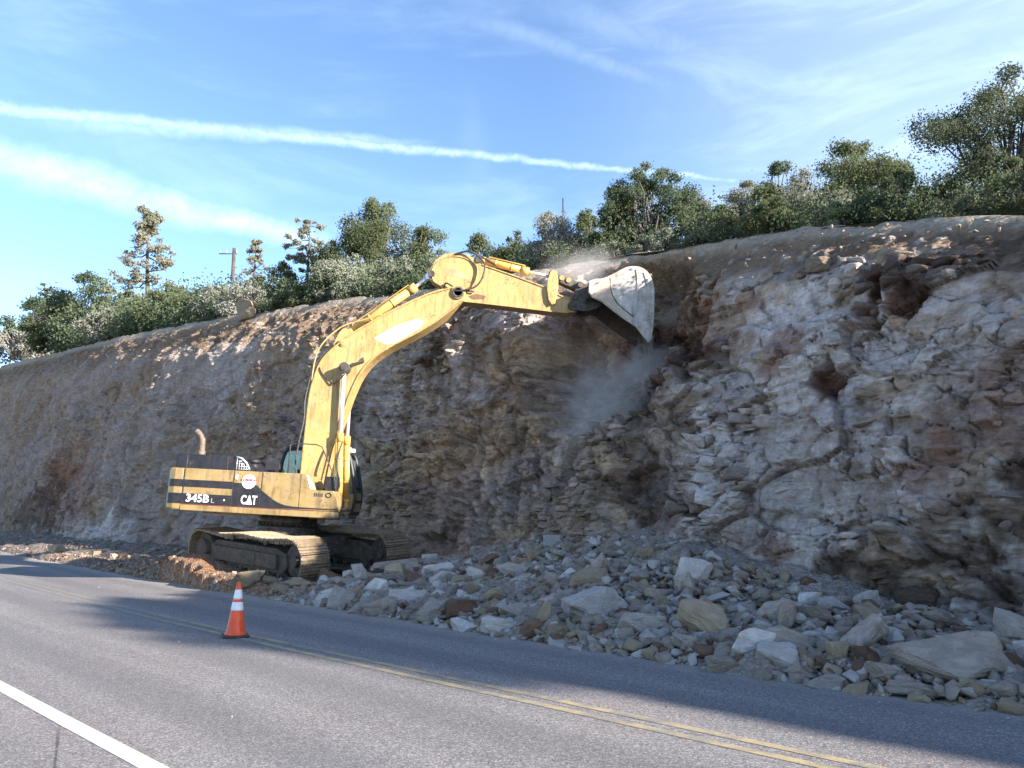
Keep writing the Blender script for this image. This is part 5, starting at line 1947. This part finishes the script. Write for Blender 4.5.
# low growth filling the ground between the trees, too dense to count
rng = np.random.default_rng(77)
cent, rad = [], []
for i in range(1900):
    s = -(rng.random() ** 1.0) * 104 + 3
    b = .55 + rng.random() ** .8 * (4 + abs(s) * .12)
    n = float(rimN(s)) + b
    x, y = SN(s, n)
    dist = math.hypot(x, y)
    hh = dist * ((.034 if dist < 27 else .018) + .007 * min(1, max(0, (dist - 25) / 30))) * rng.uniform(.5, 1.7) + .10
    cent.append((x, y, float(plateau(s, n)) + hh * rng.uniform(.2, 1.0)))
    rad.append(hh * rng.uniform(.6, 1.0))
cent, rad = np.array(cent), np.array(rad)
dist = np.hypot(cent[:, 0], cent[:, 1])
nb = np.digitize(dist, [20, 30, 45, 65, 95])
Vs, Fs, Cs, off = [], [], [], 0
for k in range(6):
    m_ = nb == k
    if not m_.any():
        continue
    d_ = dist[m_].mean()
    per = np.clip(((rad[m_] / (d_ / 820)) ** 2 * .55), 20, 170).astype(int)
    V, F, cl = leaves(cent[m_], rad[m_], per, 3.0 * d_ / 820, rng, .8, .3)
    Vs.append(V); Fs.append(F + off); Cs.append(cl); off += len(V)
o = crown_mesh('undergrowth', np.concatenate(Vs), np.concatenate(Fs), np.concatenate(Cs), LM['juniper'], None)
setp(o, 'dense low brush filling the ground between the trees on top', 'undergrowth', kind='stuff')

# ------------------------------------------------------------------ traffic cone
M_ORANGE = simple('orange_cone_plastic', (.80, .085, .022), .45, 0, .12, 6, .30, (.45, .20, .12))
M_COLLAR = simple('reflective_white_collar', (.82, .82, .82), .35, 0, .04, 8, .15)
M_RUBBER = simple('black_rubber_base', (.022, .022, .024), .7, 0, .3, 6, .4, (.16, .14, .12))
CONE = empty('traffic_cone', (-4.17, 12.80, .004), (R(1.0), R(1.2), R(24)))
setp(CONE, 'orange traffic cone with two white bands on a black base on the yellow line', 'traffic cone')
b = MB()
b.prism([(-.19, -.14), (-.14, -.19), (.14, -.19), (.19, -.14), (.19, .14), (.14, .19), (-.14, .19), (-.19, .14)], 0, .035, axis='z')
b.build('base', M_RUBBER, CONE, .008)


def cone_r(z):
    return .145 + (.030 - .145) * (z - .035) / (.80 - .035)


def cone_band(name, z0, z1, mat, off=0.0, capped=False, n=6):
    m_ = MB()
    zs = np.linspace(z0, z1, n)
    m_.tube([(0, 0, z) for z in zs], [cone_r(z) + off for z in zs], 32, True)
    return m_.build(name, mat, CONE)


bd_ = MB()
pts = [(0, 0, .034), (0, 0, .05), (0, 0, .07)] + [(0, 0, z) for z in np.linspace(.1, .80, 10)]
bd_.tube(pts, [.165, .16, .142] + [cone_r(z) for z in np.linspace(.1, .80, 10)], 32)
bd_.build('cone_body', M_ORANGE, CONE)
cone_band('reflective_band', .39, .515, M_COLLAR, .003)
cone_band('reflective_band', .555, .695, M_COLLAR, .003)

# ------------------------------------------------------------------ power line poles beyond the trees
M_POLE = simple('creosoted_wood', (.075, .060, .050), .85, 0, .3, 2)
M_PORC = simple('pale_insulator', (.36, .38, .40), .3, 0, .05)
POLE = empty('power_pole', (-21.85, 62, 15.2))
setp(POLE, 'dark wooden power pole with short side arm rising above the pale shrubs', 'power pole')
m_ = MB()
m_.tube([(0, 0, -.5), (0, 0, 7.4)], [.17, .13], 12)
m_.build('pole', M_POLE, POLE)
m_ = MB()
m_.tube([(-1.15, 0, 6.95), (.25, 0, 6.95)], .045, 8)
m_.build('side_arm', M_POLE, POLE)
for xx in (-1.1, -.6, .2):
    m_ = MB()
    m_.tube([(xx, 0, 6.98), (xx, 0, 7.06), (xx, 0, 7.12), (xx, 0, 7.2), (xx, 0, 7.26)], [.04, .07, .05, .06, .03], 10)
    m_.build('insulator', M_PORC, POLE)
P2_ = empty('pole', (2.75, 42, 12.4))
setp(P2_, 'thin dark mast rising above the grey twiggy shrub near the bucket arm', 'mast')
m_ = MB()
m_.tube([(0, 0, -.5), (0, 0, 6.3)], [.07, .045], 8)
m_.build('shaft', M_POLE, P2_)
m_ = MB()
m_.box(-.10, .10, -.03, .03, 5.5, 5.56)
m_.build('crosspiece', M_POLE, P2_)

# pale broken crag on the rim, to the left of the boom
cr = rock_mesh(909, detail=3)
o = place_rock(cr, *SN(-38.3, float(rimN(-38.3)) - .1), 1.9, 1.1, 1.2, RM['tan'], R(-42), R(6), R(-12), z=float(rimZ(-38.3)) - .1, sink=.3)
setp(o, 'sunlit buff crag standing on the rim of the cutting below the power pole', 'rock')


# ------------------------------------------------------------------ dust thrown up by the bucket
def dust(name, loc, size, dens, label, seed, rot=(0, 0, 0), col=(.98, .93, .88)):
    bm = bmesh.new()
    bmesh.ops.create_icosphere(bm, subdivisions=3, radius=1.0)
    me = bpy.data.meshes.new(name)
    bm.to_mesh(me)
    bm.free()
    o = bpy.data.objects.new(name, me)
    COL.objects.link(o)
    o.location, o.scale, o.rotation_euler = loc, size, rot
    m = bpy.data.materials.new(name)
    m.use_nodes = True
    t = NT(m.node_tree)
    tc = t.n('ShaderNodeTexCoord').outputs['Object']
    ln = t.n('ShaderNodeVectorMath', {0: tc}, operation='LENGTH').outputs['Value']
    off = t.n('ShaderNodeVectorMath', {0: tc, 1: (seed, seed * 1.7, seed * .3)}, operation='ADD').outputs[0]
    n = t.noise(off, 1.9, 8, .72, 1.4)
    fall = t.step(t.math('ADD', ln, t.math('MULTIPLY', t.math('SUBTRACT', n, .5), 3.0)), .05, .85, 1, 0)
    edge = t.step(ln, .75, .97, 1, 0)
    dn = t.math('MULTIPLY', t.math('MULTIPLY', fall, edge), t.math('MULTIPLY', t.step(n, .35, .7, .25, 1), dens))
    v = t.n('ShaderNodeVolumePrincipled', {'Color': (*col, 1), 'Density': dn, 'Anisotropy': .1})
    t.n('ShaderNodeOutputMaterial', {1: v.outputs[0]})
    me.materials.append(m)
    setp(o, label, 'dust', kind='stuff')
    return o


dust('dust', (2.65, 21.7, 4.5), (2.1, .9, 2.2), 2.7, 'thin cloud of pale dust hanging below the raised bucket', 1.3, (0, R(-12), 0))
dust('dust', (3.6, 21.9, 5.7), (1.7, .6, .8), 2.6, 'faint streak of dust drifting right from below the bucket teeth', 4.1, (0, R(-20), 0))
dust('dust', (2.1, 23.9, 9.15), (1.8, .9, .9), 1.4, 'light haze of dust rising behind the arm above the bucket', 7.7, (0, R(-12), 0))
dust('falling_debris', (3.42, 22.5, 5.9), (.38, .5, 1.2), 3.0, 'stream of dusty debris falling from the bucket teeth', 9.9, (0, R(6), 0), (.6, .58, .58))
